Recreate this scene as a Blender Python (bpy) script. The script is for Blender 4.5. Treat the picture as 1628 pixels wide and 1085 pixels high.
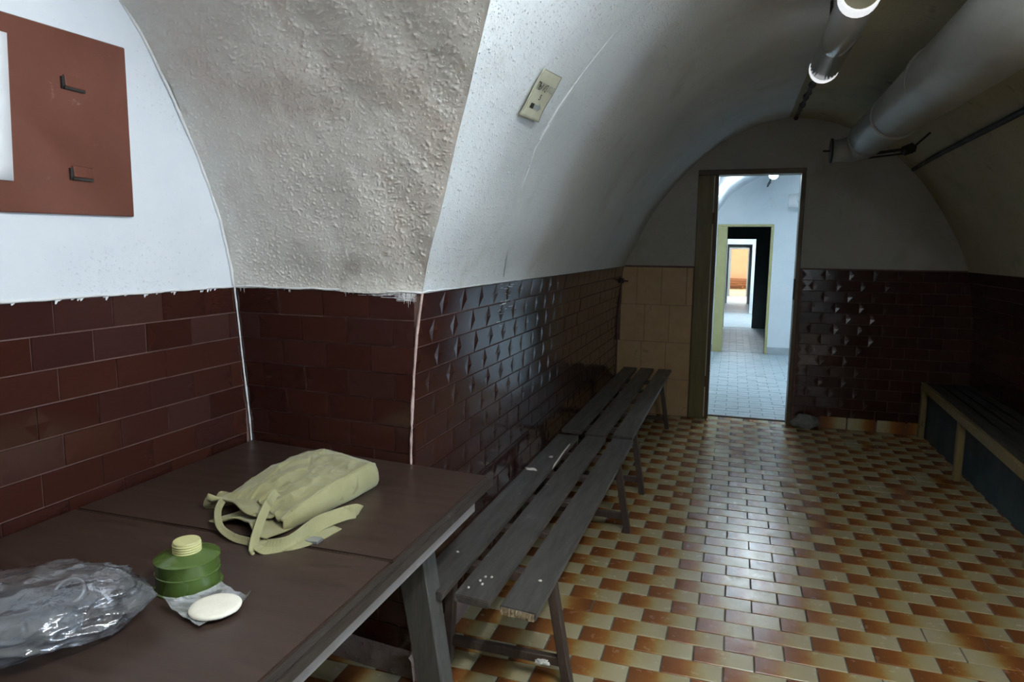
import bpy, bmesh, math, random
from mathutils import Vector, Matrix, noise
random.seed(7)
for o in list(bpy.data.objects): bpy.data.objects.remove(o)
S = bpy.context.scene
COL = S.collection
# ------------------------------------------------------------------ camera, world, exposure
def cam_basis(yaw, pitch, roll):
    cy, sy, cp, sp = math.cos(yaw), math.sin(yaw), math.cos(pitch), math.sin(pitch)
    f = Vector((-sy*cp, cy*cp, -sp)); r = Vector((cy, sy, 0)); u = r.cross(f)
    c, s = math.cos(roll), math.sin(roll)
    return r*c + u*s, u*c - r*s, f
cr, cu, cf = cam_basis(math.radians(17.9), math.radians(7.70), math.radians(0.59))
cd = bpy.data.cameras.new('camera'); cam = bpy.data.objects.new('camera', cd); COL.objects.link(cam)
M = Matrix((cr, cu, -cf)).transposed().to_4x4(); M.translation = (0, 0, 1.5345)
cam.matrix_world = M
cd.sensor_width = 36; cd.lens = 36*1085/1628; cd.clip_start = 0.02; cd.clip_end = 200
S.camera = cam
w = bpy.data.worlds.new('world'); S.world = w; w.use_nodes = True
w.node_tree.nodes['Background'].inputs[0].default_value = (0.55, 0.62, 0.7, 1)
w.node_tree.nodes['Background'].inputs[1].default_value = 0.02
S.view_settings.view_transform = 'Standard'; S.view_settings.look = 'None'
S.view_settings.exposure = 0.12; S.view_settings.gamma = 1.0; S.view_settings.use_curve_mapping = False
LAMP_MAIN = 100.0      # tube emission strengths
LAMP_ROOM2 = 92.0
LAMP_SIDE = 48.0
LAMP_REAR = 9.0
LAMP_ROOM4 = 110.0
LAMP_ROOM5 = 240.0

# ------------------------------------------------------------------ materials
def nmat(name, build):
    m = bpy.data.materials.new(name); m.use_nodes = True
    nt = m.node_tree; b = nt.nodes['Principled BSDF']
    build(nt, b); return m
def N(nt, t, **kw):
    n = nt.nodes.new(t)
    for k, v in kw.items():
        if k.startswith('i_'): n.inputs[k[2:].replace('_', ' ')].default_value = v
        else: setattr(n, k, v)
    return n
def coords(nt, scale=(1, 1, 1), kind='Object'):
    tc = N(nt, 'ShaderNodeTexCoord'); mp = N(nt, 'ShaderNodeMapping')
    mp.inputs['Scale'].default_value = scale
    nt.links.new(tc.outputs[kind], mp.inputs['Vector']); return mp.outputs[0]
def noise_n(nt, vec, scale, detail=4, rough=0.55, dist=0.0):
    n = N(nt, 'ShaderNodeTexNoise'); n.inputs['Scale'].default_value = scale
    n.inputs['Detail'].default_value = detail; n.inputs['Roughness'].default_value = rough
    n.inputs['Distortion'].default_value = dist
    nt.links.new(vec, n.inputs['Vector']); return n.outputs['Fac']
def ramp(nt, fac, stops):
    r = N(nt, 'ShaderNodeValToRGB'); e = r.color_ramp.elements
    while len(e) < len(stops): e.new(0.5)
    for i, (p, c) in enumerate(stops):
        e[i].position = p; e[i].color = c if len(c) == 4 else (*c, 1)
    nt.links.new(fac, r.inputs[0]); return r.outputs[0]
def mix(nt, fac, a, b):
    m = N(nt, 'ShaderNodeMix', data_type='RGBA')
    for sock, v in ((m.inputs[0], fac), (m.inputs[6], a), (m.inputs[7], b)):
        if isinstance(v, (int, float)): sock.default_value = v
        elif isinstance(v, tuple): sock.default_value = v if len(v) == 4 else (*v, 1)
        else: nt.links.new(v, sock)
    return m.outputs[2]
def math_n(nt, op, a, b=0.0):
    m = N(nt, 'ShaderNodeMath', operation=op)
    for i, v in enumerate((a, b)):
        if isinstance(v, (int, float)): m.inputs[i].default_value = v
        else: nt.links.new(v, m.inputs[i])
    return m.outputs[0]
def bump(nt, b, h, strength, dist):
    n = N(nt, 'ShaderNodeBump'); n.inputs['Strength'].default_value = strength; n.inputs['Distance'].default_value = dist
    nt.links.new(h, n.inputs['Height']); nt.links.new(n.outputs[0], b.inputs['Normal'])
def setc(nt, b, c):
    if isinstance(c, tuple): b.inputs['Base Color'].default_value = (*c, 1)
    else: nt.links.new(c, b.inputs['Base Color'])

def plaster(name, c0, c1, stain, stain_lo, nub, nub_scale, coarse=0.5, spots=None, smax=0.55):
    def f(nt, b):
        v = coords(nt)
        base = ramp(nt, noise_n(nt, v, 1.7, 5, 0.6, 0.3), [(0.3, c0), (0.7, c1)])
        st = ramp(nt, noise_n(nt, v, 2.6, 7, 0.7, 0.4), [(stain_lo, (0, 0, 0)), (stain_lo+0.16, (1, 1, 1))])
        col = mix(nt, math_n(nt, 'MULTIPLY', st, smax), base, stain)
        if spots:
            sp = ramp(nt, noise_n(nt, coords(nt, (1, 1, .55)), 5.5, 3, 0.5, 0.3), [(0.68, (0, 0, 0)), (0.74, (1, 1, 1))])
            col = mix(nt, math_n(nt, 'MULTIPLY', sp, 0.5), col, spots)
        setc(nt, b, col)
        b.inputs['Roughness'].default_value = 0.75
        hs = None
        for sc, thr, amp in ((nub_scale, 0.36, 1.0), (nub_scale*1.9, 0.42, 0.5)):
            vo = N(nt, 'ShaderNodeTexVoronoi', feature='F1'); vo.inputs['Scale'].default_value = sc
            nt.links.new(v, vo.inputs['Vector'])
            dots = ramp(nt, vo.outputs['Distance'], [(0.02, (amp,)*3), (thr, (0, 0, 0))])
            sx = N(nt, 'ShaderNodeSeparateColor'); nt.links.new(vo.outputs['Color'], sx.inputs[0])
            keep = ramp(nt, sx.outputs[0], [(0.45, (0, 0, 0)), (0.75, (1, 1, 1))])
            h = math_n(nt, 'MULTIPLY', dots, keep)
            hs = h if hs is None else math_n(nt, 'ADD', hs, h)
        h = math_n(nt, 'ADD', hs, math_n(nt, 'MULTIPLY', noise_n(nt, v, 8, 6, 0.6), coarse*2.5))
        bump(nt, b, h, 0.85, nub)
    return nmat(name, f)
M_SOFFIT = plaster('rough stucco', (0.70, 0.675, 0.63), (0.79, 0.77, 0.725), (0.60, 0.50, 0.44), 0.52, 0.002, 110, 0.5, (0.33, 0.29, 0.26))
M_VAULT = plaster('white vault plaster', (0.69, 0.73, 0.75), (0.79, 0.83, 0.85), (0.58, 0.56, 0.50), 0.56, 0.006, 75, 0.7)
M_LUN = plaster('white lime wash', (0.68, 0.73, 0.79), (0.78, 0.82, 0.87), (0.62, 0.62, 0.64), 0.62, 0.0025, 80, 0.35, (0.5, 0.47, 0.47))
M_YELLOW = plaster('yellow olive vault plaster', (0.38, 0.345, 0.22), (0.47, 0.435, 0.31), (0.22, 0.2, 0.14), 0.55, 0.005, 60, 0.5, (0.12, 0.11, 0.07))  # darker, yellower base colour than the left half of the vault
M_ENDW = plaster('end wall plaster', (0.42, 0.42, 0.40), (0.50, 0.50, 0.49), (0.33, 0.3, 0.2), 0.56, 0.004, 70, 0.5)
M_ROOM = plaster('cool white plaster', (0.70, 0.77, 0.82), (0.78, 0.84, 0.88), (0.58, 0.63, 0.64), 0.6, 0.003, 70, 0.4)
M_WHITE = plaster('chalky white paint', (0.74, 0.75, 0.76), (0.82, 0.83, 0.84), (0.6, 0.55, 0.5), 0.62, 0.003, 90, 0.5)
M_DIRTYW = plaster('dirty pinkish plaster', (0.30, 0.22, 0.19), (0.42, 0.34, 0.31), (0.12, 0.06, 0.045), 0.42, 0.006, 60, 0.7)
M_PEACH = plaster('peach distemper', (0.82, 0.56, 0.38), (0.86, 0.62, 0.44), (0.75, 0.48, 0.32), 0.6, 0.002, 70, 0.3)
M_DARKP = plaster('dark green paint', (0.045, 0.060, 0.062), (0.060, 0.076, 0.078), (0.04, 0.05, 0.05), 0.6, 0.002, 70, 0.3)

def simple(name, c0, c1, rough, scale=12, metallic=0.0, stretch=(1, 1, 1), bumps=0.0, bscale=60, wear=None, coat=0.0, spec=0.5, wear_at=0.66):
    def f(nt, b):
        v = coords(nt, stretch)
        col = ramp(nt, noise_n(nt, v, scale, 6, 0.6, 0.2), [(0.3, c0), (0.72, c1)])
        if wear:
            wv = ramp(nt, noise_n(nt, coords(nt), 9, 8, 0.7, 0.5), [(wear_at, (0, 0, 0)), (wear_at+0.06, (1, 1, 1))])
            col = mix(nt, math_n(nt, 'MULTIPLY', wv, 0.7), col, wear)
        setc(nt, b, col)
        nt.links.new(ramp(nt, noise_n(nt, v, 5, 4), [(0.3, (rough*0.8,)*3), (0.7, (min(1, rough*1.25),)*3)]), b.inputs['Roughness'])
        b.inputs['Metallic'].default_value = metallic
        b.inputs['Coat Weight'].default_value = coat
        b.inputs['Specular IOR Level'].default_value = spec
        if bumps: bump(nt, b, noise_n(nt, v, bscale, 4), 0.6, bumps)
    return nmat(name, f)
M_GROUT = simple('wall grout', (0.12, 0.066, 0.056), (0.20, 0.125, 0.108), 0.85, 20, bumps=0.002)
M_FGROUT = simple('floor grout', (0.10, 0.085, 0.07), (0.16, 0.14, 0.12), 0.8, 20, bumps=0.002)
M_BEAD = simple('corner filler', (0.40, 0.27, 0.24), (0.58, 0.46, 0.43), 0.8, 30, bumps=0.003)
M_PLANK = simple('weathered bench board', (0.046, 0.041, 0.037), (0.098, 0.091, 0.085), 0.42, 9, stretch=(6, 0.7, 6), bumps=0.0015, bscale=30, wear=(0.20, 0.205, 0.21), wear_at=0.62)
M_RAWW = simple('raw broken wood', (0.20, 0.15, 0.09), (0.36, 0.29, 0.19), 0.8, 40, bumps=0.004)
M_LEGW = simple('dark leg wood', (0.045, 0.030, 0.024), (0.075, 0.052, 0.042), 0.5, 18, stretch=(5, 5, 0.6), bumps=0.001)
M_TABLE = simple('brown table laminate', (0.032, 0.019, 0.0145), (0.056, 0.033, 0.025), 0.36, 10, stretch=(0.7, 5, 3), bumps=0.0004, bscale=50, wear=(0.13, 0.085, 0.065), wear_at=0.66)
M_TEDGE = simple('worn table edge', (0.020, 0.015, 0.012), (0.038, 0.029, 0.024), 0.5, 14, stretch=(4, 0.6, 4), bumps=0.002, wear=(0.17, 0.15, 0.135), wear_at=0.64)
M_APRON = simple('grey table apron', (0.20, 0.185, 0.18), (0.28, 0.26, 0.255), 0.5, 8, stretch=(3, 0.6, 5), bumps=0.0006, wear=(0.14, 0.09, 0.07), wear_at=0.67)
M_TLEG = simple('grey table leg', (0.050, 0.049, 0.044), (0.088, 0.086, 0.08), 0.6, 14, stretch=(5, 5, 0.5), bumps=0.002, wear=(0.15, 0.145, 0.135), wear_at=0.66)
M_BROWN = simple('red brown enamel', (0.118, 0.037, 0.022), (0.155, 0.051, 0.032), 0.42, 5, bumps=0.0007, wear=(0.30, 0.19, 0.16), wear_at=0.635)
M_PAPER = simple('white paper', (0.78, 0.8, 0.84), (0.84, 0.86, 0.9), 0.8, 5)
M_SIGN = simple('yellowed paper', (0.50, 0.49, 0.35), (0.60, 0.59, 0.46), 0.6, 16)
M_INK = simple('black ink', (0.015, 0.02, 0.012), (0.025, 0.03, 0.02), 0.6)
M_INKF = simple('faded ink', (0.26, 0.28, 0.27), (0.34, 0.36, 0.35), 0.6)
M_OLIVE = simple('olive door paint', (0.135, 0.108, 0.040), (0.20, 0.165, 0.066), 0.45, 6, stretch=(4, 4, 0.6), bumps=0.0008, wear=(0.12, 0.09, 0.04))
M_OLIVE2 = simple('yellow olive door paint', (0.40, 0.38, 0.17), (0.47, 0.45, 0.22), 0.45, 6, bumps=0.0006)
M_DARKF = simple('dark door frame', (0.09, 0.06, 0.035), (0.14, 0.10, 0.06), 0.45, 8, bumps=0.0006)
M_GREYF = simple('grey door frame', (0.5, 0.49, 0.44), (0.58, 0.57, 0.52), 0.5, 8)
M_STEEL = simple('bare steel edge', (0.62, 0.60, 0.5), (0.72, 0.7, 0.6), 0.4, 20)
M_BEIGE = simple('beige glazed tile', (0.47, 0.31, 0.16), (0.56, 0.39, 0.22), 0.4, 9, wear=(0.3, 0.18, 0.09), wear_at=0.62)
M_DUCT = simple('painted duct', (0.27, 0.275, 0.26), (0.35, 0.355, 0.34), 0.42, 6, stretch=(2, 0.6, 2), bumps=0.001, wear=(0.3, 0.28, 0.22))
M_BLACK = simple('black iron', (0.012, 0.012, 0.012), (0.03, 0.028, 0.025), 0.6, 30)
M_CABLE = simple('sooty cable', (0.01, 0.01, 0.008), (0.035, 0.03, 0.025), 0.7, 40, bumps=0.002)
M_OCHRE = simple('ochre painted wood', (0.20, 0.145, 0.055), (0.30, 0.225, 0.10), 0.5, 10, stretch=(3, 3, 0.6), bumps=0.001, wear=(0.1, 0.07, 0.04), wear_at=0.6)
M_SEAT = simple('dark bench seat', (0.030, 0.030, 0.026), (0.055, 0.052, 0.045), 0.55, 10, stretch=(5, 0.6, 4), bumps=0.001)
M_BLUE = simple('teal blue paint', (0.022, 0.05, 0.068), (0.036, 0.072, 0.092), 0.5, 7, bumps=0.001, wear=(0.08, 0.08, 0.08))
M_STONE = simple('grey rubble', (0.14, 0.15, 0.145), (0.25, 0.26, 0.25), 0.9, 18, bumps=0.01, bscale=25)
M_CHIP = simple('plaster chip', (0.52, 0.5, 0.45), (0.68, 0.66, 0.6), 0.9, 60)
M_GREEN = simple('green enamel', (0.056, 0.098, 0.020), (0.074, 0.122, 0.027), 0.24, 9, bumps=0.0003, wear=(0.03, 0.065, 0.02), coat=0.3)
M_CAP = simple('yellow plastic', (0.52, 0.51, 0.23), (0.6, 0.59, 0.30), 0.4, 12)
M_CANVAS = None
M_PAD = simple('cream cotton', (0.80, 0.77, 0.66), (0.88, 0.85, 0.75), 0.9, 30, bumps=0.0015, bscale=120)
M_RUBBER = simple('grey blue rubber', (0.04, 0.05, 0.065), (0.08, 0.095, 0.115), 0.5, 10)
M_LENS = simple('lens glass', (0.02, 0.025, 0.035), (0.04, 0.05, 0.07), 0.1, 10)
M_RIM = simple('metal rim', (0.40, 0.42, 0.44), (0.5, 0.52, 0.54), 0.35, 20, metallic=0.8)
M_CAPW = simple('white lamp collar', (0.80, 0.82, 0.84), (0.86, 0.88, 0.9), 0.3, 10)
M_CAPY = simple('lamp end disc', (0.50, 0.45, 0.32), (0.58, 0.53, 0.4), 0.5, 10)
M_RAIL = simple('brown rail', (0.22, 0.09, 0.04), (0.3, 0.13, 0.06), 0.5, 10)
M_CREAMF = simple('cream floor', (0.72, 0.66, 0.52), (0.78, 0.72, 0.58), 0.35, 6)
M_SKIRT = simple('grey skirting', (0.36, 0.41, 0.44), (0.44, 0.49, 0.52), 0.5, 8)
def canvas(nt, b):
    v = coords(nt)
    base = ramp(nt, noise_n(nt, v, 9, 5, 0.6), [(0.3, (0.25, 0.238, 0.115)), (0.7, (0.32, 0.305, 0.155))])
    st = ramp(nt, noise_n(nt, v, 13, 5, 0.6, 0.8), [(0.60, (0, 0, 0)), (0.68, (1, 1, 1))])
    setc(nt, b, mix(nt, math_n(nt, 'MULTIPLY', st, 0.65), base, (0.15, 0.145, 0.065)))
    b.inputs['Roughness'].default_value = 0.9; b.inputs['Sheen Weight'].default_value = 0.25
    h = math_n(nt, 'ADD', noise_n(nt, v, 420, 2), math_n(nt, 'MULTIPLY', noise_n(nt, v, 30, 4), 2.0))
    bump(nt, b, h, 0.5, 0.0015)
M_CANVAS = nmat('olive canvas', canvas)
def plastic(op, tint):
    def f(nt, b):
        out = nt.nodes['Material Output']
        v = coords(nt)
        bn = N(nt, 'ShaderNodeBump'); bn.inputs['Strength'].default_value = 0.8; bn.inputs['Distance'].default_value = 0.004
        nt.links.new(noise_n(nt, v, 20, 4, 0.55, 1.2), bn.inputs['Height'])
        tr = N(nt, 'ShaderNodeBsdfTransparent'); tr.inputs[0].default_value = (0.93, 0.95, 0.98, 1)
        tl = N(nt, 'ShaderNodeBsdfDiffuse'); tl.inputs[0].default_value = (*tint, 1)
        gl = N(nt, 'ShaderNodeBsdfGlossy'); gl.inputs['Roughness'].default_value = 0.10; gl.inputs[0].default_value = (0.95, 0.96, 1, 1)
        nt.links.new(bn.outputs[0], gl.inputs['Normal']); nt.links.new(bn.outputs[0], tl.inputs['Normal'])
        m1 = N(nt, 'ShaderNodeMixShader')
        nt.links.new(ramp(nt, noise_n(nt, v, 14, 6, 0.6, 1.5), [(0.35, (op*0.5,)*3), (0.68, (min(1, op*1.7),)*3)]), m1.inputs[0])
        nt.links.new(tr.outputs[0], m1.inputs[1]); nt.links.new(tl.outputs[0], m1.inputs[2])
        fr = N(nt, 'ShaderNodeFresnel'); fr.inputs[0].default_value = 1.5; nt.links.new(bn.outputs[0], fr.inputs['Normal'])
        m2 = N(nt, 'ShaderNodeMixShader')
        nt.links.new(math_n(nt, 'MULTIPLY', math_n(nt, 'ADD', fr.outputs[0], 0.03), 1.5), m2.inputs[0])
        nt.links.new(m1.outputs[0], m2.inputs[1]); nt.links.new(gl.outputs[0], m2.inputs[2])
        nt.links.new(m2.outputs[0], out.inputs['Surface'])
    return f
M_PLASTIC = nmat('clear plastic bag', plastic(0.13, (0.62, 0.65, 0.68)))
M_SHEET = nmat('plastic wrapper', plastic(0.42, (0.6, 0.62, 0.66)))
def emis(name, col, k):
    def f(nt, b):
        b.inputs['Base Color'].default_value = (0.9, 0.9, 0.9, 1)
        b.inputs['Emission Color'].default_value = (*col, 1); b.inputs['Emission Strength'].default_value = k
    return nmat(name, f)
M_TUBE_MAIN = emis('lit tube', (0.93, 0.98, 1.0), LAMP_MAIN)
M_TUBE_2 = emis('lit tube cool', (0.80, 0.92, 1.0), LAMP_ROOM2)
M_TUBE_S = emis('lit tube side room', (0.72, 0.86, 1.0), LAMP_SIDE)
M_TUBE_R = emis('lit tube rear room', (0.95, 0.97, 1.0), LAMP_REAR)
M_TUBE_4 = emis('lit tube room four', (0.9, 0.96, 1.0), LAMP_ROOM4)
M_TUBE_5 = emis('lit tube room five', (1.0, 0.93, 0.8), LAMP_ROOM5)
def tubeglass(nt, b):
    out = nt.nodes['Material Output']
    b.inputs['Base Color'].default_value = (0.36, 0.375, 0.385, 1); b.inputs['Roughness'].default_value = 0.2
    b.inputs['Specular IOR Level'].default_value = 0.9; b.inputs['Coat Weight'].default_value = 0.6
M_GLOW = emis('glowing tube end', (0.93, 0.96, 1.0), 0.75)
M_TUBEG = nmat('grey acrylic tube', tubeglass)
# glazed wall tile (dark red brown); colour varies from tile to tile
def walltile(nt, b):
    oi = N(nt, 'ShaderNodeObjectInfo'); v = coords(nt)
    col = ramp(nt, oi.outputs['Random'], [(0.0, (0.033, 0.0105, 0.008)), (0.35, (0.045, 0.0135, 0.0095)), (0.6, (0.056, 0.0178, 0.012)), (0.82, (0.042, 0.0155, 0.0138)), (1.0, (0.062, 0.028, 0.0235))])
    n = noise_n(nt, coords(nt, (3, 40, 3)), 8, 4)
    setc(nt, b, mix(nt, math_n(nt, 'MULTIPLY', n, 0.5), col, (0.027, 0.009, 0.0075)))
    b.inputs['Roughness'].default_value = 0.11; b.inputs['Specular IOR Level'].default_value = 0.55
    h = noise_n(nt, coords(nt, (1, 14, 1)), 22, 3)
    bump(nt, b, h, 0.2, 0.0006)
M_WTILE = nmat('glazed brown tile', walltile)
# gradient glazed floor tile: rust on the left running into cream on the right
def floortile(attr):
    def f(nt, b):
        tc = N(nt, 'ShaderNodeTexCoord'); v = coords(nt)
        if attr:
            at = N(nt, 'ShaderNodeAttribute', attribute_name='tile'); sp = N(nt, 'ShaderNodeSeparateColor')
            nt.links.new(at.outputs['Color'], sp.inputs[0]); x = sp.outputs[0]; rnd = sp.outputs[1]
        else:
            sx = N(nt, 'ShaderNodeSeparateXYZ'); nt.links.new(tc.outputs['Object'], sx.inputs[0])
            x = math_n(nt, 'ADD', math_n(nt, 'MULTIPLY', sx.outputs[0], 1/0.215), 0.5)
            rnd = N(nt, 'ShaderNodeObjectInfo').outputs['Random']
            loc = N(nt, 'ShaderNodeObjectInfo').outputs['Location']
            va = N(nt, 'ShaderNodeVectorMath', operation='ADD'); nt.links.new(tc.outputs['Object'], va.inputs[0]); nt.links.new(loc, va.inputs[1])
            v = va.outputs[0]
        sh = math_n(nt, 'MULTIPLY', math_n(nt, 'SUBTRACT', rnd, 0.5), 0.22)
        nz = math_n(nt, 'MULTIPLY', math_n(nt, 'SUBTRACT', noise_n(nt, v, 26, 4, 0.6), 0.5), 0.22)
        xx = math_n(nt, 'ADD', x, math_n(nt, 'ADD', sh, nz))
        col = ramp(nt, xx, [(0.0, (0.19, 0.062, 0.020)), (0.24, (0.27, 0.088, 0.022)), (0.40, (0.37, 0.175, 0.042)), (0.52, (0.45, 0.335, 0.135)), (0.66, (0.49, 0.43, 0.245)), (1.0, (0.52, 0.475, 0.32))])
        setc(nt, b, mix(nt, math_n(nt, 'MULTIPLY', noise_n(nt, v, 7, 5, 0.6), 0.3), col, (0.25, 0.13, 0.05)))
        r = ramp(nt, noise_n(nt, v, 18, 5, 0.6), [(0.35, (0.17,)*3), (0.7, (0.30,)*3)])
        nt.links.new(r, b.inputs['Roughness'])
        bump(nt, b, noise_n(nt, v, 60, 5, 0.65), 0.5, 0.0016)
    return f
M_FTILE = nmat('rust to cream floor tile', floortile(False))
M_FTILE_A = nmat('rust to cream floor tile far', floortile(True))
M_GTILE = simple('pale grey floor tile', (0.38, 0.48, 0.53), (0.50, 0.59, 0.63), 0.42, 9, bumps=0.0012, bscale=30, wear=(0.34, 0.37, 0.38))
M_GGROUT = simple('pale floor grout', (0.17, 0.22, 0.25), (0.26, 0.31, 0.34), 0.7, 15)

# ------------------------------------------------------------------ mesh helpers
def ob(name, verts, faces, m, parent=None, loc=None, smooth=False):
    """one mesh object; verts in world coordinates, origin at the parent's place (or loc)"""
    off = Vector(loc) if loc is not None else (world_loc(parent) if parent else Vector((0, 0, 0)))
    me = bpy.data.meshes.new(name)
    me.from_pydata([tuple(Vector(v) - off) for v in verts], [], faces)
    me.materials.append(m)
    if smooth: me.polygons.foreach_set('use_smooth', [True]*len(me.polygons))
    me.update()
    o = bpy.data.objects.new(name, me); COL.objects.link(o)
    if parent: o.parent = parent; o.location = off - world_loc(parent)
    else: o.location = off
    return o
def world_loc(o):
    v = Vector((0, 0, 0))
    while o: v += o.location; o = o.parent
    return v
def thing(name, label, cat, loc, group=None):
    o = bpy.data.objects.new(name, None); COL.objects.link(o); o.location = loc; o.empty_display_size = 0.05
    return tag(o, label, cat, group)
def tag(o, label, cat, group=None):
    o['label'] = label; o['category'] = cat
    if group: o['group'] = group
    return o
def struct(o, label=None):
    o['kind'] = 'structure'
    if label: o['label'] = label
    return o
def bm_out(bm):
    bm.verts.ensure_lookup_table(); bm.verts.index_update()
    r = [v.co.copy() for v in bm.verts], [[v.index for v in f.verts] for f in bm.faces]
    bm.free(); return r
def hexa(pts, bev=0.0, seg=1):
    """box from 8 corners: 4 bottom (ccw) then 4 top"""
    bm = bmesh.new(); vs = [bm.verts.new(p) for p in pts]
    for f in ((3, 2, 1, 0), (4, 5, 6, 7), (0, 1, 5, 4), (1, 2, 6, 5), (2, 3, 7, 6), (3, 0, 4, 7)): bm.faces.new([vs[i] for i in f])
    if bev: bmesh.ops.bevel(bm, geom=list(bm.edges), offset=bev, segments=seg, affect='EDGES', clamp_overlap=True)
    bmesh.ops.recalc_face_normals(bm, faces=bm.faces)
    return bm_out(bm)
def box(x0, x1, y0, y1, z0, z1, bev=0.0, seg=1):
    return hexa([(x0, y0, z0), (x1, y0, z0), (x1, y1, z0), (x0, y1, z0), (x0, y0, z1), (x1, y0, z1), (x1, y1, z1), (x0, y1, z1)], bev, seg)
def bar(p, q, wx, wy, bev=0.002, side=(1, 0, 0)):
    """square-section bar from p to q"""
    p, q = Vector(p), Vector(q); d = (q-p).normalized(); s = Vector(side); s = (s - d*s.dot(d)).normalized(); t = d.cross(s)
    c = [(-1, -1), (1, -1), (1, 1), (-1, 1)]
    return hexa([p + s*a*wx/2 + t*b_*wy/2 for a, b_ in c] + [q + s*a*wx/2 + t*b_*wy/2 for a, b_ in c], bev)
def tube(path, rad, n=10, cap=True, flat=1.0, up=(0, 0, 1)):
    path = [Vector(p) for p in path]; V = []; F = []
    rads = rad if isinstance(rad, (list, tuple)) else [rad]*len(path)
    for i, p in enumerate(path):
        d = (path[min(i+1, len(path)-1)] - path[max(i-1, 0)]).normalized()
        s = d.cross(Vector(up)); s = s.normalized() if s.length > 1e-4 else d.cross(Vector((1, 0, 0))).normalized()
        t = s.cross(d)
        for k in range(n):
            a = 2*math.pi*k/n; V.append(p + s*math.cos(a)*rads[i] + t*math.sin(a)*rads[i]*flat)
    for i in range(len(path)-1):
        for k in range(n): F.append((i*n+k, i*n+(k+1) % n, (i+1)*n+(k+1) % n, (i+1)*n+k))
    if cap: F.append(tuple(reversed(range(n)))); F.append(tuple(range((len(path)-1)*n, len(path)*n)))
    return V, F
def lathe(prof, c, n=48, axis=None):
    V = []; F = []; c = Vector(c)
    for r, z in prof:
        for k in range(n): a = 2*math.pi*k/n; V.append(c + Vector((r*math.cos(a), r*math.sin(a), z)))
    for i in range(len(prof)-1):
        for k in range(n): F.append((i*n+k, i*n+(k+1) % n, (i+1)*n+(k+1) % n, (i+1)*n+k))
    F.append(tuple(reversed(range(n)))); F.append(tuple(range((len(prof)-1)*n, len(prof)*n)))
    return V, F
def grid(nu, nv, fn):
    V = [fn(i/nu, j/nv) for j in range(nv+1) for i in range(nu+1)]
    F = [(j*(nu+1)+i, j*(nu+1)+i+1, (j+1)*(nu+1)+i+1, (j+1)*(nu+1)+i) for j in range(nv) for i in range(nu)]
    return V, F
def join(*parts):
    V = []; F = []
    for v, f in parts:
        k = len(V); V += list(v); F += [[i+k for i in q] for q in f]
    return V, F
def interp(x, pts):
    if x <= pts[0][0]: return pts[0][1]
    for (a, b), (c, d) in zip(pts, pts[1:]):
        if x <= c: return b + (d-b)*(x-a)/(c-a)
    return pts[-1][1]
def smooth_table(pts, lo, hi, n=240):
    """Catmull-Rom (monotone-ish) resample so the vault has no facets"""
    xs = [p[0] for p in pts]; ys = [p[1] for p in pts]; m = []
    for i in range(len(pts)):
        if i == 0: m.append((ys[1]-ys[0])/(xs[1]-xs[0]))
        elif i == len(pts)-1: m.append((ys[-1]-ys[-2])/(xs[-1]-xs[-2]))
        else:
            a = (ys[i]-ys[i-1])/(xs[i]-xs[i-1]); b = (ys[i+1]-ys[i])/(xs[i+1]-xs[i])
            m.append(0 if a*b < 0 else (2*a*b/(a+b) if a+b else 0))
    out = []
    for k in range(n+1):
        x = lo+(hi-lo)*k/n; i = 0
        while i < len(xs)-2 and x > xs[i+1]: i += 1
        h = xs[i+1]-xs[i]; t = max(0, min(1, (x-xs[i])/h))
        out.append((x, (2*t**3-3*t*t+1)*ys[i] + (t**3-2*t*t+t)*h*m[i] + (-2*t**3+3*t*t)*ys[i+1] + (t**3-t*t)*h*m[i+1]))
    return out

# ------------------------------------------------------------------ the vaulted shell
DADO, APEX, YEND, XA = 1.385, 2.665, 6.41, -1.735
TL = smooth_table([(0, -1.03), (.8, -1.025), (1.1, -1.01), (1.386, -.975), (1.63, -.855), (1.865, -.735), (2.1, -.56), (2.32, -.353), (2.45, -.19), (2.55, -.01), (2.62, .16), (APEX, .38)], 0, APEX)
TR = smooth_table([(0, 1.89), (.8, 1.88), (1.1, 1.85), (1.386, 1.80), (1.58, 1.73), (1.8, 1.613), (2.02, 1.475), (2.22, 1.315), (2.42, 1.08), (2.55, .85), (2.63, .62), (APEX, .38)], 0, APEX)
TA = smooth_table([(0, 2.14), (.8, 2.12), (1.118, 2.09), (1.4, 2.06), (1.57, 2.02), (1.75, 1.954), (1.895, 1.879), (2.053, 1.785), (2.163, 1.709), (2.24, 1.637), (2.35, 1.5), (2.47, 1.3), (2.57, 1.05), (2.64, .75), (APEX, .5)], 0, APEX)
TB = smooth_table([(0, 2.06), (.8, 2.055), (1.389, 2.05), (1.582, 1.948), (1.758, 1.86), (1.909, 1.76), (2.029, 1.635), (2.1, 1.55), (2.22, 1.38), (2.36, 1.15), (2.5, .9), (2.6, .7), (APEX, .5)], 0, APEX)
XL = lambda z: interp(z, TL)
XR = lambda z: interp(z, TR)
def YN(z, x):
    a, b = interp(z, TA), interp(z, TB); t = (x-XA)/(XL(z)-XA)
    return a+(b-a)*max(0, min(1.2, t))
YB = -3.4
def wob(p, k=0.006, s=2.2): return noise.noise(Vector(p)*s)*k
def zs(n, lo=DADO, hi=APEX):
    return [lo+(hi-lo)*(1-(1-i/n)**1.7) for i in range(n+1)]
Z = zs(64)
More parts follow.
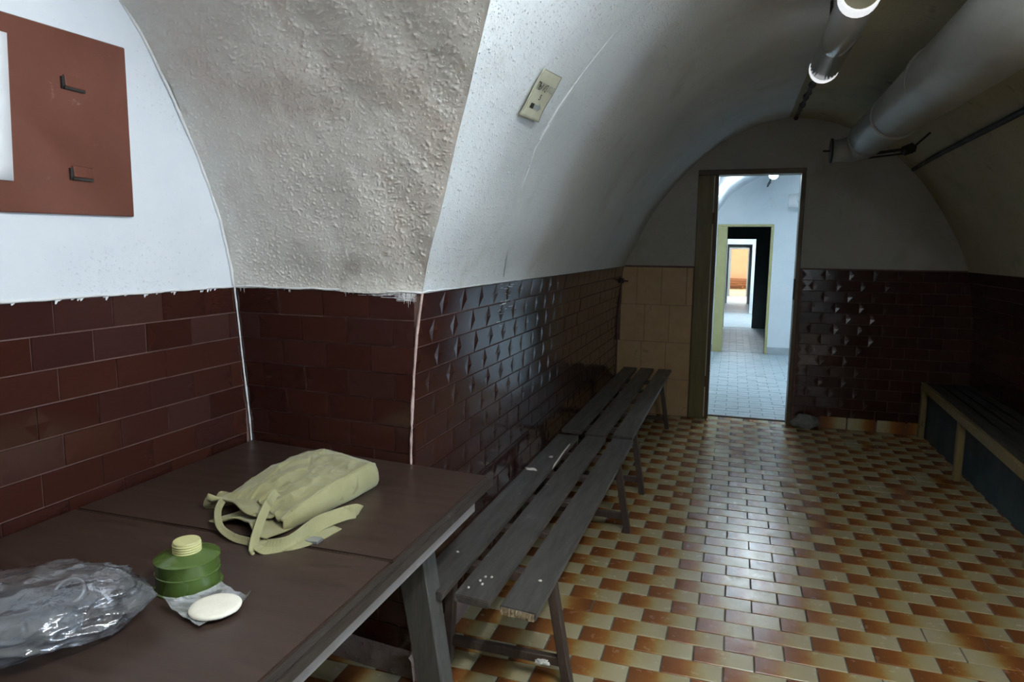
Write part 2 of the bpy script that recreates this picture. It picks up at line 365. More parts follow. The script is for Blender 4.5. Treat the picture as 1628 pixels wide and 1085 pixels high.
def vault_left():
    V = []; F = []; nu = 60
    for z in Z:
        y0 = interp(z, TB)
        for i in range(nu+1):
            t = (i/nu)**1.4; y = y0+(YEND+.02-y0)*t
            x = XL(z); k = wob((x, y, z), 0.010*min(1, i/6))
            V.append((x+k, y, z+k*0.3))
    m = nu+1
    F = [(j*m+i, j*m+i+1, (j+1)*m+i+1, (j+1)*m+i) for j in range(len(Z)-1) for i in range(nu)]
    k = len(V)
    for z in Z:     # the stretch behind the alcove
        y1 = 1.0-interp(z, TB)
        for y in (y1, YB): V.append((XL(z), y, z))
    F += [(k+2*j, k+2*j+1, k+2*j+3, k+2*j+2) for j in range(len(Z)-1)]
    return V, [tuple(reversed(f)) for f in F]
def vault_right():
    nu = 40
    def fn(u, v):
        z = Z[int(round(v*(len(Z)-1)))]; y = YB+(YEND+.02-YB)*u; x = XR(z); k = wob((x, y, z), .008)
        return (x+k, y, z)
    V, F = grid(nu, len(Z)-1, fn)
    return V, [f for f in F if not (17 <= f[0] % (nu+1) < 21 and V[f[0]][2] < 2.03)]     # side doorway
DY0, DY1 = YB+(YEND+.02-YB)*17/40, YB+(YEND+.02-YB)*21/40
cl = ob('ceiling', *vault_left(), M_VAULT, smooth=True); struct(cl, 'whitewashed left side of the corridor vault')
crt = ob('ceiling', *vault_right(), M_YELLOW, smooth=True); struct(crt, 'yellow olive right side of the corridor vault')
def sstep(a, b, x):
    t = max(0, min(1, (x-a)/(b-a))); return t*t*(3-2*t)
def stucco(p):
    p = Vector(p); k = .55+.45*sstep(-.3, .3, noise.noise(p*3.0))
    return (.0026*sstep(.20, .50, noise.noise(p*112))+.0012*sstep(.1, .5, noise.noise(p*170+Vector((3, 7, 1)))))*k+.006*noise.noise(p*6)+.0022*noise.noise(p*17)
def alcove_vault():
    V = []; F = []
    nu, nz = 300, 520
    zz = [DADO+(2.42-DADO)*(i/nz)**.96 for i in range(nz+1)]
    m = nu+1
    for z in zz:
        x1 = XL(z); a = interp(z, TA); b = interp(z, TB)
        for i in range(m):
            t = i/nu; x = XA-.01+(x1-XA+.01)*t; y = a+(b-a)*t
            k = wob((x, y, z), .014, 3)*min(1, (1-t)*8)-stucco((x, y, z))*min(1, (1-t)*25+.25)
            V.append((x, y+k, z+k*.5))
    F += [(j*m+i, j*m+i+1, (j+1)*m+i+1, (j+1)*m+i) for j in range(nz) for i in range(nu)]
    top = zs(20, 2.42, APEX); nu2 = 20; m2 = nu2+1
    for sgn, ZZ in ((0, top), (1, Z)):
        k0 = len(V)
        for z in ZZ:
            for i in range(m2):
                x = XA-.01+(XL(z)-XA+.01)*i/nu2; y = YN(z, x); V.append((x, y if not sgn else 1.0-y, z))
        F += [(k0+j*m2+i, k0+j*m2+i+1, k0+(j+1)*m2+i+1, k0+(j+1)*m2+i) for j in range(len(ZZ)-1) for i in range(nu2)]
    return V, F
struct(ob('ceiling', *alcove_vault(), M_SOFFIT, smooth=True), 'rough stuccoed underside of the alcove arch')
def lunette():
    nu = 30
    def fn(u, v):
        z = Z[int(round(v*(len(Z)-1)))]; a = interp(z, TA)+.03; y = (1-a)+(2*a-1)*u
        return (XA+wob((0, y, z), .006), y, z)
    return grid(nu, len(Z)-1, fn)
struct(ob('wall_alcove', *lunette(), M_LUN, smooth=True), 'white arched wall field above the tiles in the alcove')
# plaster ridge where the arch meets the white wall field
rp = [(XA+.004, interp(z, TA)-.004+wob((z*6, 0, 0), .006), z) for z in zs(50, DADO, 2.45)]
struct(ob('trim_1', *tube(rp, [.005+.004*abs(noise.noise(Vector((i*.7, 3, 0)))) for i in range(len(rp))], 6), M_WHITE, smooth=True))

# floor slab, tiled part
FX0, FX1, FY0 = XA, 1.95, YB
def slab(name, x0, x1, y0, y1, z, m, label=None): return struct(ob(name, *box(x0, x1, y0, y1, z-.1, z), m), label)
floor = slab('floor', FX0-.1, FX1, FY0, YEND+.14, -.006, M_FGROUT, 'corridor floor laid in rust and cream tiles')
L, RH, OX, OY = .2205, .1088, .1457, 3.4146
def tile_mesh(name, lx, ly, th, bev, m):
    v, f = box(-lx/2, lx/2, -ly/2, ly/2, -th, 0, 0)
    # small chamfer on the top edges only
    V = [(-lx/2, -ly/2, -th), (lx/2, -ly/2, -th), (lx/2, ly/2, -th), (-lx/2, ly/2, -th),
         (-lx/2, -ly/2, -bev), (lx/2, -ly/2, -bev), (lx/2, ly/2, -bev), (-lx/2, ly/2, -bev),
         (-lx/2+bev, -ly/2+bev, 0), (lx/2-bev, -ly/2+bev, 0), (lx/2-bev, ly/2-bev, 0), (-lx/2+bev, ly/2-bev, 0)]
    F = [(0, 1, 5, 4), (1, 2, 6, 5), (2, 3, 7, 6), (3, 0, 4, 7), (4, 5, 9, 8), (5, 6, 10, 9), (6, 7, 11, 10), (7, 4, 8, 11), (8, 9, 10, 11)]
    me = bpy.data.meshes.new(name); me.from_pydata(V, [], F); me.materials.append(m); me.update(); return me, V, F
FT, FTV, FTF = tile_mesh('floor_tile', L-.0055, RH-.0055, .006, .0015, M_FTILE)
def put(mesh, name, parent, mat):
    o = bpy.data.objects.new(name, mesh); COL.objects.link(o); o.parent = parent; o.matrix_local = mat; return o
spots = []
for v in range(-28, 64):
    y = OY-RH*v
    off = 0 if v % 2 == 0 else .5
    for k in range(-12, 12):
        u = k+off; x = OX+L*(u+.5)
        if x-L/2 < FX0-.05 or x+L/2 > FX1-.02 or y+RH/2 > YEND+.13 or y-RH/2 < FY0: continue
        if y > YEND-.0 and not (-.2 < x < .55): continue
        if y < .3: continue
        spots.append((u, v, x, y))
def seen(x, y, m=60):
    d = Vector((x, y, 0))-Vector((0, 0, 1.5345)); zf = d.dot(cf)
    if zf < .2: return False
    px, py = 814+1085*d.dot(cr)/zf, 542.5-1085*d.dot(cu)/zf
    return -m < px < 1628+m and py < 1085+m and not (px < 800 and y < 2.0)
vis = sorted([s for s in spots if seen(s[2], s[3]) and s[2] > -1.1], key=lambda s: s[3])[:300]
vset = set((s[0], s[1]) for s in vis)
restV = []; restF = []; restC = []
for u, v, x, y in spots:
    dz = random.uniform(-.0006, .0006); tilt = (random.gauss(0, .0035), random.gauss(0, .0035)); rz = math.pi if (u, v) in ((3, 4), (3.5, 5)) else random.gauss(0, .002)
    if random.random() < .012: rz += math.pi
    mt = Matrix.Translation((x+random.gauss(0, .0006), y+random.gauss(0, .0006), dz)) @ Matrix.Rotation(rz, 4, 'Z') @ Matrix.Rotation(tilt[0], 4, 'X') @ Matrix.Rotation(tilt[1], 4, 'Y')
    if (u, v) in vset: put(FT, 'floor_tile', floor, mt)
    else:
        k = len(restV); r = random.random()
        for c in FTV: restV.append(mt @ Vector(c)); restC.append((c[0]/(L-.0055)+.5, r, 0, 1))
        restF += [[i+k for i in f] for f in FTF]
fr_ = ob('floor_tiles', restV, restF, M_FTILE_A, floor); fr_['kind'] = 'stuff'
ca = fr_.data.color_attributes.new('tile', 'FLOAT_COLOR', 'POINT')
for i, c in enumerate(restC): ca.data[i].color = c

# glazed wall tiles: flat hour-glass face with a shallow sunk wedge at both ends
TW, TH, JT = .185, .0925, .0035
def wall_tile_mesh(name, wd, ht, m):
    a, b, t = wd/2, ht/2, .0; d = min(.036, wd*.4); s = .0017; back = -.007; e = .0008
    V = [(-a+e, -b+e, t), (a-e, -b+e, t), (a-d, 0, t), (a-e, b-e, t), (-a+e, b-e, t), (-a+d, 0, t), (-a, 0, t-s), (a, 0, t-s),
         (-a, -b, -.002), (a, -b, -.002), (a, b, -.002), (-a, b, -.002), (-a, -b, back), (a, -b, back), (a, b, back), (-a, b, back)]
    F = [(0, 1, 2, 5), (5, 2, 3, 4), (0, 5, 6), (6, 5, 4), (2, 1, 7), (3, 2, 7), (8, 9, 1, 0), (9, 10, 3, 7, 1), (10, 11, 4, 3), (11, 8, 0, 6, 4),
         (12, 13, 9, 8), (13, 14, 10, 9), (14, 15, 11, 10), (15, 12, 8, 11)]
    me = bpy.data.meshes.new(name); me.from_pydata(V, [], F); me.materials.append(m); me.update(); return me
WT = {}
def get_wt(wd):
    k = round(wd, 2)
    if k not in WT: WT[k] = wall_tile_mesh('wall_tile', wd, TH-JT, M_WTILE)
    return WT[k]
def tile_wall(parent, surf, s0, s1, nrows, stag, out, limit=300, order=None, tilt=.004, ztop=DADO):
    """tiles set along surf(s, z); 'out' points into the room"""
    jobs = []
    for r in range(nrows):
        zc = ztop-TH*(r+.5); s = s0-(stag if r % 2 else 0)
        while s < s1-.004:
            a, b = max(s, s0), min(s+TW, s1)
            if b-a > .02: jobs.append((a, b, zc))
            s += TW
    if order: jobs.sort(key=order)
    SV = []; SF = []
    for n, (a, b, zc) in enumerate(jobs):
        sc = (a+b)/2; p = Vector(surf(sc, zc)); t = (Vector(surf(sc+.02, zc))-Vector(surf(sc-.02, zc))).normalized()
        bt = (Vector(surf(sc, zc+.02))-Vector(surf(sc, zc-.02))).normalized(); nn = t.cross(bt).normalized()
        if nn.dot(Vector(out)) < 0: t = -t; nn = -nn
        bt = nn.cross(t)
        R = Matrix((t, bt, nn)).transposed().to_4x4()
        R = R @ Matrix.Rotation(random.gauss(0, tilt), 4, 'X') @ Matrix.Rotation(random.gauss(0, tilt), 4, 'Y') @ Matrix.Rotation(random.gauss(0, .002), 4, 'Z')
        R.translation = p+nn*random.gauss(0, .0005)
        me = get_wt(b-a-JT)
        if n < limit: put(me, 'wall_tile', parent, R)
        else:
            k = len(SV); SV += [R @ v.co for v in me.vertices]; SF += [[i+k for i in q.vertices] for q in me.polygons]
    if SV:
        o = ob('wall_tiles', SV, SF, M_WTILE, parent); o['kind'] = 'stuff'
NR = 14; ZB = DADO-TH*NR
REC = .005
# alcove back wall
wa = struct(ob('wall_left', *box(XA-.15, XA-REC, -1.2, 2.16, -.02, DADO+.004), M_GROUT), 'brown tiled back wall of the alcove')
tile_wall(wa, lambda s, z: (XA, s, z), .62, YN(1.0, XA)-.002, 11, .07, (1, 0, 0), order=lambda j: -j[2])
# pier
def backing(surf, s0, s1, off, n=10, z0=-.02, z1=DADO+.003):
    return grid(n, 16, lambda u, v: tuple(Vector(surf(s0+(s1-s0)*u, z0+(z1-z0)*v))+Vector(off)))
wp = struct(ob('wall_pier', *backing(lambda s, z: (min(s, XL(z)-REC), YN(z, s), z), XA-.01, -.95, (0, REC, 0), 40), M_GROUT), 'brown tiled pier face behind the table')
tile_wall(wp, lambda s, z: (s, YN(z, s), z), XA+.004, -1.006, NR, .095, (0, -1, 0))
# corridor left wall
cs = lambda s, z: (XL(z), s, z)
wl = struct(ob('wall_corridor', *backing(cs, 2.06, YEND+.02, (-REC, 0, 0), 30), M_GROUT), 'long brown tiled corridor wall behind the benches')
tile_wall(wl, cs, 2.062, YEND, NR, .06, (1, 0, 0), limit=298, order=lambda j: j[0]-.3*j[2], tilt=.003)
wl2 = struct(ob('wall_rear', *backing(cs, YB, -1.0, (0, 0, 0), 6), M_GROUT))
# corridor right wall
rs = lambda s, z: (XR(z), s, z)
wr = struct(ob('wall_right', *backing(rs, DY1, YEND+.02, (REC, 0, 0), 30), M_GROUT), 'dark brown tiled right corridor wall')
struct(ob('wall_right', *backing(rs, YB, DY0, (REC, 0, 0), 10), M_GROUT))
struct(ob('door_6', *join(box(1.4, 2.06, DY0-.12, DY0, 0, 2.05), box(1.4, 2.06, DY1, DY1+.12, 0, 2.05), box(1.38, 2.06, DY0-.12, DY1+.12, 2.03, 2.2)), M_ENDW))
SX0, SX1, SY0, SY1 = 2.06, 2.75, DY0-.6, DY1+.6
struct(ob('wall_side', *join(box(SX1, SX1+.1, SY0, SY1, 0, 2.4), box(SX0, SX1, SY0-.1, SY0, 0, 2.4), box(SX0, SX1, SY1, SY1+.1, 0, 2.4), box(SX0-.05, SX0, SY0, DY0-.1, 0, 2.4), box(SX0-.05, SX0, DY1+.1, SY1, 0, 2.4), box(SX0-.05, SX0, DY0-.1, DY1+.1, 2.05, 2.4)), M_ROOM))
struct(ob('ceiling', *box(SX0-.05, SX1+.1, SY0, SY1, 2.4, 2.5), M_ROOM)); struct(ob('floor', *box(1.8, SX1, SY0, SY1, -.1, -.004), M_GTILE))
tile_wall(wr, rs, 3.4, YEND, 11, .06, (-1, 0, 0))
# end wall
wend = join(box(-1.25, -.345, YEND+REC, YEND+.13, -.05, DADO+.01), box(.535, 2.1, YEND+REC, YEND+.13, -.05, DADO+.01))
we = struct(ob('wall_end', *wend, M_GROUT), 'end wall with dark glazed tiles beside the doorway')
tile_wall(we, lambda s, z: (s, YEND, z), .56, 1.90, NR, .09, (0, -1, 0), tilt=.012)
weu = join(box(-1.25, -.345, YEND, YEND+.13, DADO+.01, 2.9), box(.535, 2.1, YEND, YEND+.13, DADO+.01, 2.9), box(-.345, .535, YEND, YEND+.13, 2.24, 2.9))
struct(ob('wall_end', *weu, M_ENDW), 'plain plastered upper end wall above the doorway')
struct(ob('wall_back', *join(box(-1.8, 1.2, YB-.1, YB, -.1, 2.9), box(1.78, 2.1, YB-.1, YB, -.1, 2.9), box(1.2, 1.78, YB-.1, YB, 1.95, 2.9)), M_LUN))
struct(ob('wall_rear', *join(box(.7, .8, YB-1.6, YB-.1, 0, 2.3), box(2.2, 2.3, YB-1.6, YB-.1, 0, 2.3), box(.7, 2.3, YB-1.7, YB-1.6, 0, 2.3)), M_ROOM))
struct(ob('ceiling', *box(.7, 2.3, YB-1.7, YB-.1, 2.3, 2.4), M_ROOM)); struct(ob('floor', *box(.7, 2.3, YB-1.7, YB, -.1, -.004), M_GTILE))
# beige tiles left of the door
for r in range(5):
    z1 = 1.38-r*.345; z0 = max(z1-.345, 0.0)
    if z1 < .02: continue
    for k in range(4):
        x0 = -1.02+k*.225-(.06 if r == 0 else 0.0)+(.0 if r % 2 == 0 else .02); x1 = x0+.225
        x0 = max(x0, -1.028 if z1 < 1.2 else -.995); x1 = min(x1, -.35)
        if x1-x0 < .03: continue
        o = ob('beige_tile', *box(x0+.0015, x1-.0015, YEND-.001, YEND+REC+.002, z0+.0015, z1-.0015, .001), M_BEIGE, we)
# yellow skirting tiles on the end wall, plaster base on the corridor wall
for k, (a, b) in enumerate(((.775, .995), (1.0, 1.225), (1.23, 1.45), (1.455, 1.68))):
    me, _, _ = tile_mesh('skirting_tile', b-a-.005, .104, .008, .0015, M_FTILE)
    put(me, 'skirting_tile', we, Matrix.Translation(((a+b)/2, YEND-.004, .054)) @ Matrix.Rotation(math.pi/2, 4, 'X') @ (Matrix.Rotation(math.pi, 4, 'Z') if k in (1, 2) else Matrix()))
def foot(u, v):
    y = 2.03+(YEND-2.03)*u; h = .075+.03*noise.noise(Vector((y*5, 1, 0)))
    prof = [(-1.03, h+.012), (-1.018+.006*noise.noise(Vector((y*9, 2, 0))), h), (-1.012, 0)]
    return (prof[int(round(v*2))][0], y, prof[int(round(v*2))][1])
struct(ob('baseboard_left', *grid(120, 2, foot), M_DIRTYW, smooth=True), 'broken pale plaster base along the corridor wall')
struct(ob('baseboard_left', *grid(40, 2, lambda u, v: (XA+(-1.0-XA)*u, YN(.05, XA+(-1.0-XA)*u)-(0, .010, .014)[int(round(v*2))], (.098, .085+.02*noise.noise(Vector((u*9, 5, 0))), 0)[int(round(v*2))])), M_DIRTYW, smooth=True), 'broken pale plaster base under the table')
# white paint lip above the tiles, and corner filler
def lip(path, r=.0065, m=M_WHITE):
    return tube([(x+wob((x*9, y*9, 1), .002), y, z+wob((x*7, y*7, 4), .004)) for x, y, z in path], [.7*r*(.75+.5*abs(noise.noise(Vector((i*.37, 7, 0))))) for i in range(len(path))], 6)
struct(ob('trim_2', *lip([(XA+.002, y*.02, DADO+.003) for y in range(20, 104)]), M_WHITE, smooth=True), 'white paint edge over the alcove tiles')
struct(ob('trim_3', *lip([(XA+(XL(DADO)-XA)*i/40, YN(DADO, XA+(XL(DADO)-XA)*i/40)-.002, DADO+.004) for i in range(41)]), M_WHITE, smooth=True), 'white paint edge over the pier tiles')
struct(ob('trim_4', *lip([(XL(DADO)+.002, 2.05+i*.05, DADO+.004) for i in range(88)], .005), M_VAULT, smooth=True), 'white paint edge over the corridor wall tiles')
cb = [(XL(z)+.001, interp(z, TB)-.001+wob((z*20, 2, 0), .004), z) for z in [i*.0277 for i in range(51)]]
struct(ob('trim_5', *tube(cb, [.0045+.003*abs(noise.noise(Vector((i*.9, 1, 5)))) for i in range(51)], 6), M_BEAD, smooth=True), 'pale filler on the outer pier corner')
cb = [(XA+.004, interp(z, TA)-.004, z) for z in [.5+i*.0222 for i in range(41)]]
struct(ob('trim_6', *tube(cb, [.0028+.003*abs(noise.noise(Vector((i*.8, 4, 5)))) for i in range(41)], 6), M_WHITE, smooth=True), 'white filler in the inner corner of the alcove')
sl_ = [(XL(z)-.0025, y, z) for y, z in ((2.872, 1.412), (2.74, 1.55), (2.62, 1.68), (2.55, 1.77), (2.47, 1.90), (2.42, 2.03), (2.40, 2.14), (2.385, 2.24), (2.378, 2.32), (2.375, 2.40))]
struct(ob('trim_7', *tube(sl_, [.003+.002*(i % 2) for i in range(len(sl_))], 6), M_VAULT, smooth=True), 'thin plaster seam running up the corridor vault')
# brushed white paint runs on the top row of tiles
pv = []; pf = []
def stroke(surf, s, z0, ln, wd, horiz, out):
    global pv, pf
    o = Vector(out)*.0022
    if horiz: q = [(s, z0), (s+ln, z0), (s+ln, z0+wd), (s, z0+wd)]
    else: q = [(s, z0-ln), (s+wd*.3, z0-ln), (s+wd, z0), (s, z0)]
    k = len(pv); pv += [Vector(surf(a, b))+o for a, b in q]; pf.append((k, k+1, k+2, k+3))
ps = lambda s, z: (s, YN(z, s), z)
for i in range(46):
    s = random.choice([random.uniform(-1.22, -1.0), random.uniform(-1.08, -1.0)])
    stroke(ps, s, DADO-random.uniform(.002, .028)*(1 if s > -1.1 else .7), random.uniform(.02, .06) if s < -1.06 else random.uniform(.005, min(.04, -1.0-s+.006)), .0013, True, (0, -1, 0))
for i in range(16): stroke(ps, random.uniform(-1.06, -1.004), DADO, random.uniform(.01, .05), .003, False, (0, -1, 0))
for i in range(16): stroke(ps, random.choice([-1.5, -1.24, -1.7])+random.uniform(-.03, .02), DADO, random.uniform(.004, .02), .003, False, (0, -1, 0))
sm = ob('paint_runs', pv, pf, M_WHITE, wp); sm['kind'] = 'stuff'; sm['label'] = 'white paint runs brushed onto the top tiles'
pv = []; pf = []
for i in range(24): stroke(cs, random.gauss(2.95, .06), DADO-random.uniform(.005, .2), random.uniform(.02, .08), .0012, True, (1, 0, 0))
for i in range(20): stroke(lambda s, z: (XA, s, z), random.uniform(1.2, 2.0), DADO, random.uniform(.003, .012), .012, False, (1, 0, 0))
sm = ob('paint_runs', pv, pf, M_VAULT, wl); sm['kind'] = 'stuff'; sm['label'] = 'white paint streaks on the corridor tiles'

# ------------------------------------------------------------------ doors and rooms beyond
def door(name, label, y, x0, x1, zt, wl_, wr_, wt, depth, m, m2=None):
    e = bpy.data.objects.new(name, None); COL.objects.link(e); e.location = ((x0+x1)/2, y, 0); struct(e, label)
    ob('jamb', *box(x0-wl_, x0, y-.012, y+depth, 0, zt, .004), m, e)
    ob('jamb', *box(x1, x1+wr_, y-.012, y+depth, 0, zt, .004), m2 or m, e)
    ob('lintel', *box(x0-wl_, x1+wr_, y-.014, y+depth, zt, zt+wt, .004), m2 or m, e)
    return e
d1 = door('door_1', 'olive and dark brown door frame in the end wall', YEND, -.178, .505, 2.197, .165, .036, .045, .15, M_OLIVE, M_DARKF)
ob('stop_strip', *box(-.208, -.200, YEND-.018, YEND-.006, .02, 2.19, .001), M_STEEL, d1)
ob('rebate', *box(-.196, -.168, YEND-.02, YEND+.145, .01, 2.195, .003), M_DARKF, d1)
ob('strike_plate', *box(.497, .507, YEND-.02, YEND+.05, 1.12, 1.30, .002), M_BLACK, d1)
ob('threshold', *box(-.17, .505, YEND+.13, YEND+.16, -.004, .006, .003), M_DARKF, d1)
for z in (.35, 1.82): ob('hinge', *tube([(-.2, YEND-.02, z-.05), (-.2, YEND-.02, z+.05)], .008, 8), M_DARKF, d1)
Y2, Y3, Y4, Y5, Y6 = 10.85, 14.49, 21.3, 24.9, 29.9
def room_floor(name, x0, x1, y0, y1, label):
    f = slab(name, x0, x1, y0, y1, -.004, M_GGROUT, label)
    V = []; F = []
    v = 0; y = y0
    while y+RH <= y1+.02:
        x = x0+(0 if v % 2 else -L/2)
        while x < x1:
            a, b = max(x, x0), min(x+L, x1)
            if b-a > .03:
                z = random.uniform(-.0012, .0012); k = len(V)
                q = box(a+.004, b-.004, y+.004, min(y+RH-.004, y1), -.004, z)
                tl = [random.uniform(-.0008, .0008) for _ in range(8)]
                V += [(p[0], p[1], p[2]+t) for p, t in zip(q[0], tl)]; F += [[i+k for i in g] for g in q[1][1:]]
            x += L
        y += RH; v += 1
    o = ob('floor_tiles', V, F, M_GTILE, f); o['kind'] = 'stuff'
    return f
room_floor('floor', -1.0, 2.2, YEND+.165, Y2+.12, 'pale grey tiled floor of the second room')
room_floor('floor', -.9, 1.4, Y2+.12, Y3+.05, 'grey tiled floor of the dark passage')
def wall_hole(name, y0, y1, x0, x1, h, a, b, zt, m, label):
    return struct(ob(name, *join(box(x0, a, y0, y1, 0, h), box(b, x1, y0, y1, 0, h), box(a, b, y0, y1, zt, h)), m), label)
# room two: vaulted, white, lit
P2 = [(-.81, 0), (-.80, .8), (-.76, 1.386), (-.64, 1.63), (-.47, 1.865), (-.26, 2.15), (-.12, 2.36), (.05, 2.48), (.22, 2.585), (.40, 2.67), (.62, 2.70), (.85, 2.68), (1.1, 2.60), (1.35, 2.45), (1.55, 2.22), (1.72, 1.95), (1.9, 1.6), (2.0, 1.2), (2.02, 0)]
struct(ob('ceiling', *grid(12, len(P2)-1, lambda u, v: (P2[int(round(v*(len(P2)-1)))][0], YEND+.12+(Y2+.02-YEND-.12)*u, P2[int(round(v*(len(P2)-1)))][1])), M_ROOM, smooth=True), 'white vault of the second room')
wall_hole('wall_far', Y2, Y2+.12, -1.2, 2.3, 2.9, -.137, .485, 1.895, M_ROOM, 'white end wall of the second room')
d2 = door('door_2', 'yellow olive door frame in the second room', Y2, -.137, .485, 1.895, .13, .038, .035, .13, M_OLIVE2)
ob('rebate', *box(-.145, -.125, Y2-.015, Y2+.12, 0, 1.89, .002), M_OLIVE2, d2)
struct(ob('baseboard_far', *join(box(-.81, -.268, Y2-.015, Y2+.01, 0, .11, .004), box(.525, 2.0, Y2-.015, Y2+.01, 0, .11, .004)), M_SKIRT), 'grey painted skirting of the second room')
# dark passage
struct(ob('wall_passage', *join(box(-1.0, -.9, Y2+.12, Y3, 0, 2.4), box(1.35, 1.45, Y2+.12, Y3, 0, 2.4)), M_DARKP), 'dark painted passage walls')
struct(ob('ceiling', *box(-1.0, 1.45, Y2+.12, Y3, 2.4, 2.5), M_DARKP), 'dark ceiling of the passage')
wall_hole('wall_passage', Y3, Y3+.1, -1.0, 1.45, 2.5, -.16, .385, 1.775, M_DARKP, 'dark painted end of the passage')
door('door_3', 'dark lining of the opening at the end of the passage', Y3, -.158, .385, 1.775, .004, .004, .004, .11, M_DARKP)
def boxroom(x0, x1, y0, y1, h, mw, mf, a, b, c):
    struct(ob('floor', *box(x0, x1, y0-.05, y1+.05, -.1, -.002), mf), a)
    struct(ob('wall_side', *join(box(x0-.1, x0, y0, y1, 0, h), box(x1, x1+.1, y0, y1, 0, h)), mw), b)
    struct(ob('ceiling', *box(x0-.1, x1+.1, y0, y1, h, h+.1), M_ROOM), c)
YW = 17.8
boxroom(-1.2, 1.6, Y3+.1, YW, 2.5, M_ROOM, M_GTILE, 'pale floor of the white room behind the passage', 'white side walls of the room behind the passage', 'white ceiling of the room behind the passage')
wall_hole('wall_far', YW, YW+.12, -1.3, 1.7, 2.6, -.187, .398, 1.70, M_ROOM, 'white wall with a plain opening behind the passage')
boxroom(-1.0, 1.2, YW+.12, Y4, 2.4, M_ROOM, M_GTILE, 'grey floor before the grey doorway', 'pale side walls before the grey doorway', 'pale ceiling before the grey doorway')
wall_hole('wall_far', Y4, Y4+.1, -1.1, 1.3, 2.5, -.185, .403, 1.65, M_GREYF, 'grey wall with the grey doorway')
door('door_4', 'grey outer frame of the far doorway', Y4, -.17, .39, 1.64, .05, .05, .05, .12, M_GREYF)
boxroom(-1.0, 1.2, Y4+.1, Y5, 2.4, M_ROOM, M_GTILE, 'grey floor between the far doorways', 'pale walls between the far doorways', 'pale ceiling between the far doorways')
wall_hole('wall_far', Y5, Y5+.1, -2.6, 3.1, 2.9, -.13, .43, 1.61, M_GREYF, 'grey wall with the last doorway')
door('door_5', 'grey frame of the last doorway before the peach room', Y5, -.12, .42, 1.60, .05, .05, .04, .1, M_GREYF)
boxroom(-2.5, 3.0, Y5+.1, Y6, 2.8, M_PEACH, M_CREAMF, 'cream floor of the peach room', 'peach side walls', 'white ceiling of the peach room')
struct(ob('wall_far', *box(-2.6, 3.1, Y6, Y6+.1, 0, 2.9), M_PEACH), 'peach far wall')
fb = thing('slatted_bench', 'low brown slatted bench against the peach far wall', 'bench', (.3, 29.5, 0))
for z in (.17, .40): ob('rail', *box(-.6, 1.3, 29.40, 29.47, z-.03, z+.03, .01), M_RAIL, fb)
ob('seat_board', *box(-.6, 1.3, 29.45, 29.8, .22, .34, .01), M_RAIL, fb)
for x in (-.5, .35, 1.2): ob('leg', *box(x-.03, x+.03, 29.41, 29.46, -.002, .22), M_RAIL, fb)

# ------------------------------------------------------------------ lamps
def lamp(name, label, x, y0, y1, z, r, lit, zc, mc=M_CAPW):
    e = thing(name, label, 'lamp', (x, (y0+y1)/2, z+r), 'tube lamps')
    n = 24
    ob('tube', *tube([(x, y0, z), (x, y1, z)], r, n), lit or M_TUBEG, e, smooth=False)
    t = e.children[0]; t.data.polygons.foreach_set('use_smooth', [len(p.vertices) == 4 for p in t.data.polygons])
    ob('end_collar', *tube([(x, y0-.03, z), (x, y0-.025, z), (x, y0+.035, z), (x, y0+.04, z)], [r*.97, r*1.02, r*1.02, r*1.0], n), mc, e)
    ob('end_disc', *tube([(x, y0-.034, z), (x, y0-.029, z)], r*.9, n), M_CAPY, e)
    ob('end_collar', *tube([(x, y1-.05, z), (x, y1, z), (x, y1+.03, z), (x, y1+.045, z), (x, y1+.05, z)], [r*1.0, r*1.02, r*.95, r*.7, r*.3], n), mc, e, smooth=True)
    ob('spine', *box(x-.012, x+.012, y0, y1, z+r*.8, z+r+.015), M_CAPW, e)
    for y in (y0+.15, y1-.15): ob('hanger', *box(x-.006, x+.006, y-.01, y+.01, z+r, zc), M_BLACK, e)
    return e
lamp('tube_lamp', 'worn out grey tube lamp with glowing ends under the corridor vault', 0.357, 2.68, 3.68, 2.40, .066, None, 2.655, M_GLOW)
lamp('tube_lamp', 'lit tube lamp over the near end of the corridor', .36, .35, 1.30, 2.40, .05, M_TUBE_MAIN, 2.655)
for k_, x_ in enumerate((1.36,)):
    e_ = thing('wall_lamp', 'upright lit wall lamp in the rear room', 'lamp', (x_, YB-1.55, 1.2))
    ob('tube', *tube([(x_, YB-1.5, .5), (x_, YB-1.5, 1.8)], .05, 16, up=(0, 1, 0)), M_TUBE_R, e_)
    ob('bracket', *box(x_-.02, x_+.02, YB-1.6, YB-1.54, .6, 1.7), M_CAPW, e_)
for k_, y_ in enumerate((DY0+.22, DY1-.22)):
    e_ = thing('wall_lamp', ('nearer' if k_ else 'farther')+' upright lit wall lamp in the side room', 'lamp', (SX1-.05, y_, 1.2))
    ob('tube', *tube([(SX1-.09, y_, 1.0), (SX1-.09, y_, 2.0)], .05, 16, up=(0, 1, 0)), M_TUBE_S, e_)
    ob('bracket', *box(SX1-.06, SX1, y_-.02, y_+.02, 1.05, 1.95), M_CAPW, e_)
lamp('tube_lamp', 'lit tube lamp in the second room seen under the door lintel', .40, 8.25, 9.2, 2.47, .055, M_TUBE_2, 2.69)
lamp('tube_lamp', 'lit tube lamp in the white room behind the passage', .2, 15.6, 16.8, 2.36, .055, M_TUBE_4, 2.505)
lamp('tube_lamp', 'lit tube lamp between the far doorways', .2, 22.4, 23.4, 2.30, .05, M_TUBE_4, 2.405)
lamp('tube_lamp', 'lit tube lamp in the peach room', .3, 26.6, 27.8, 2.55, .055, M_TUBE_5, 2.805)

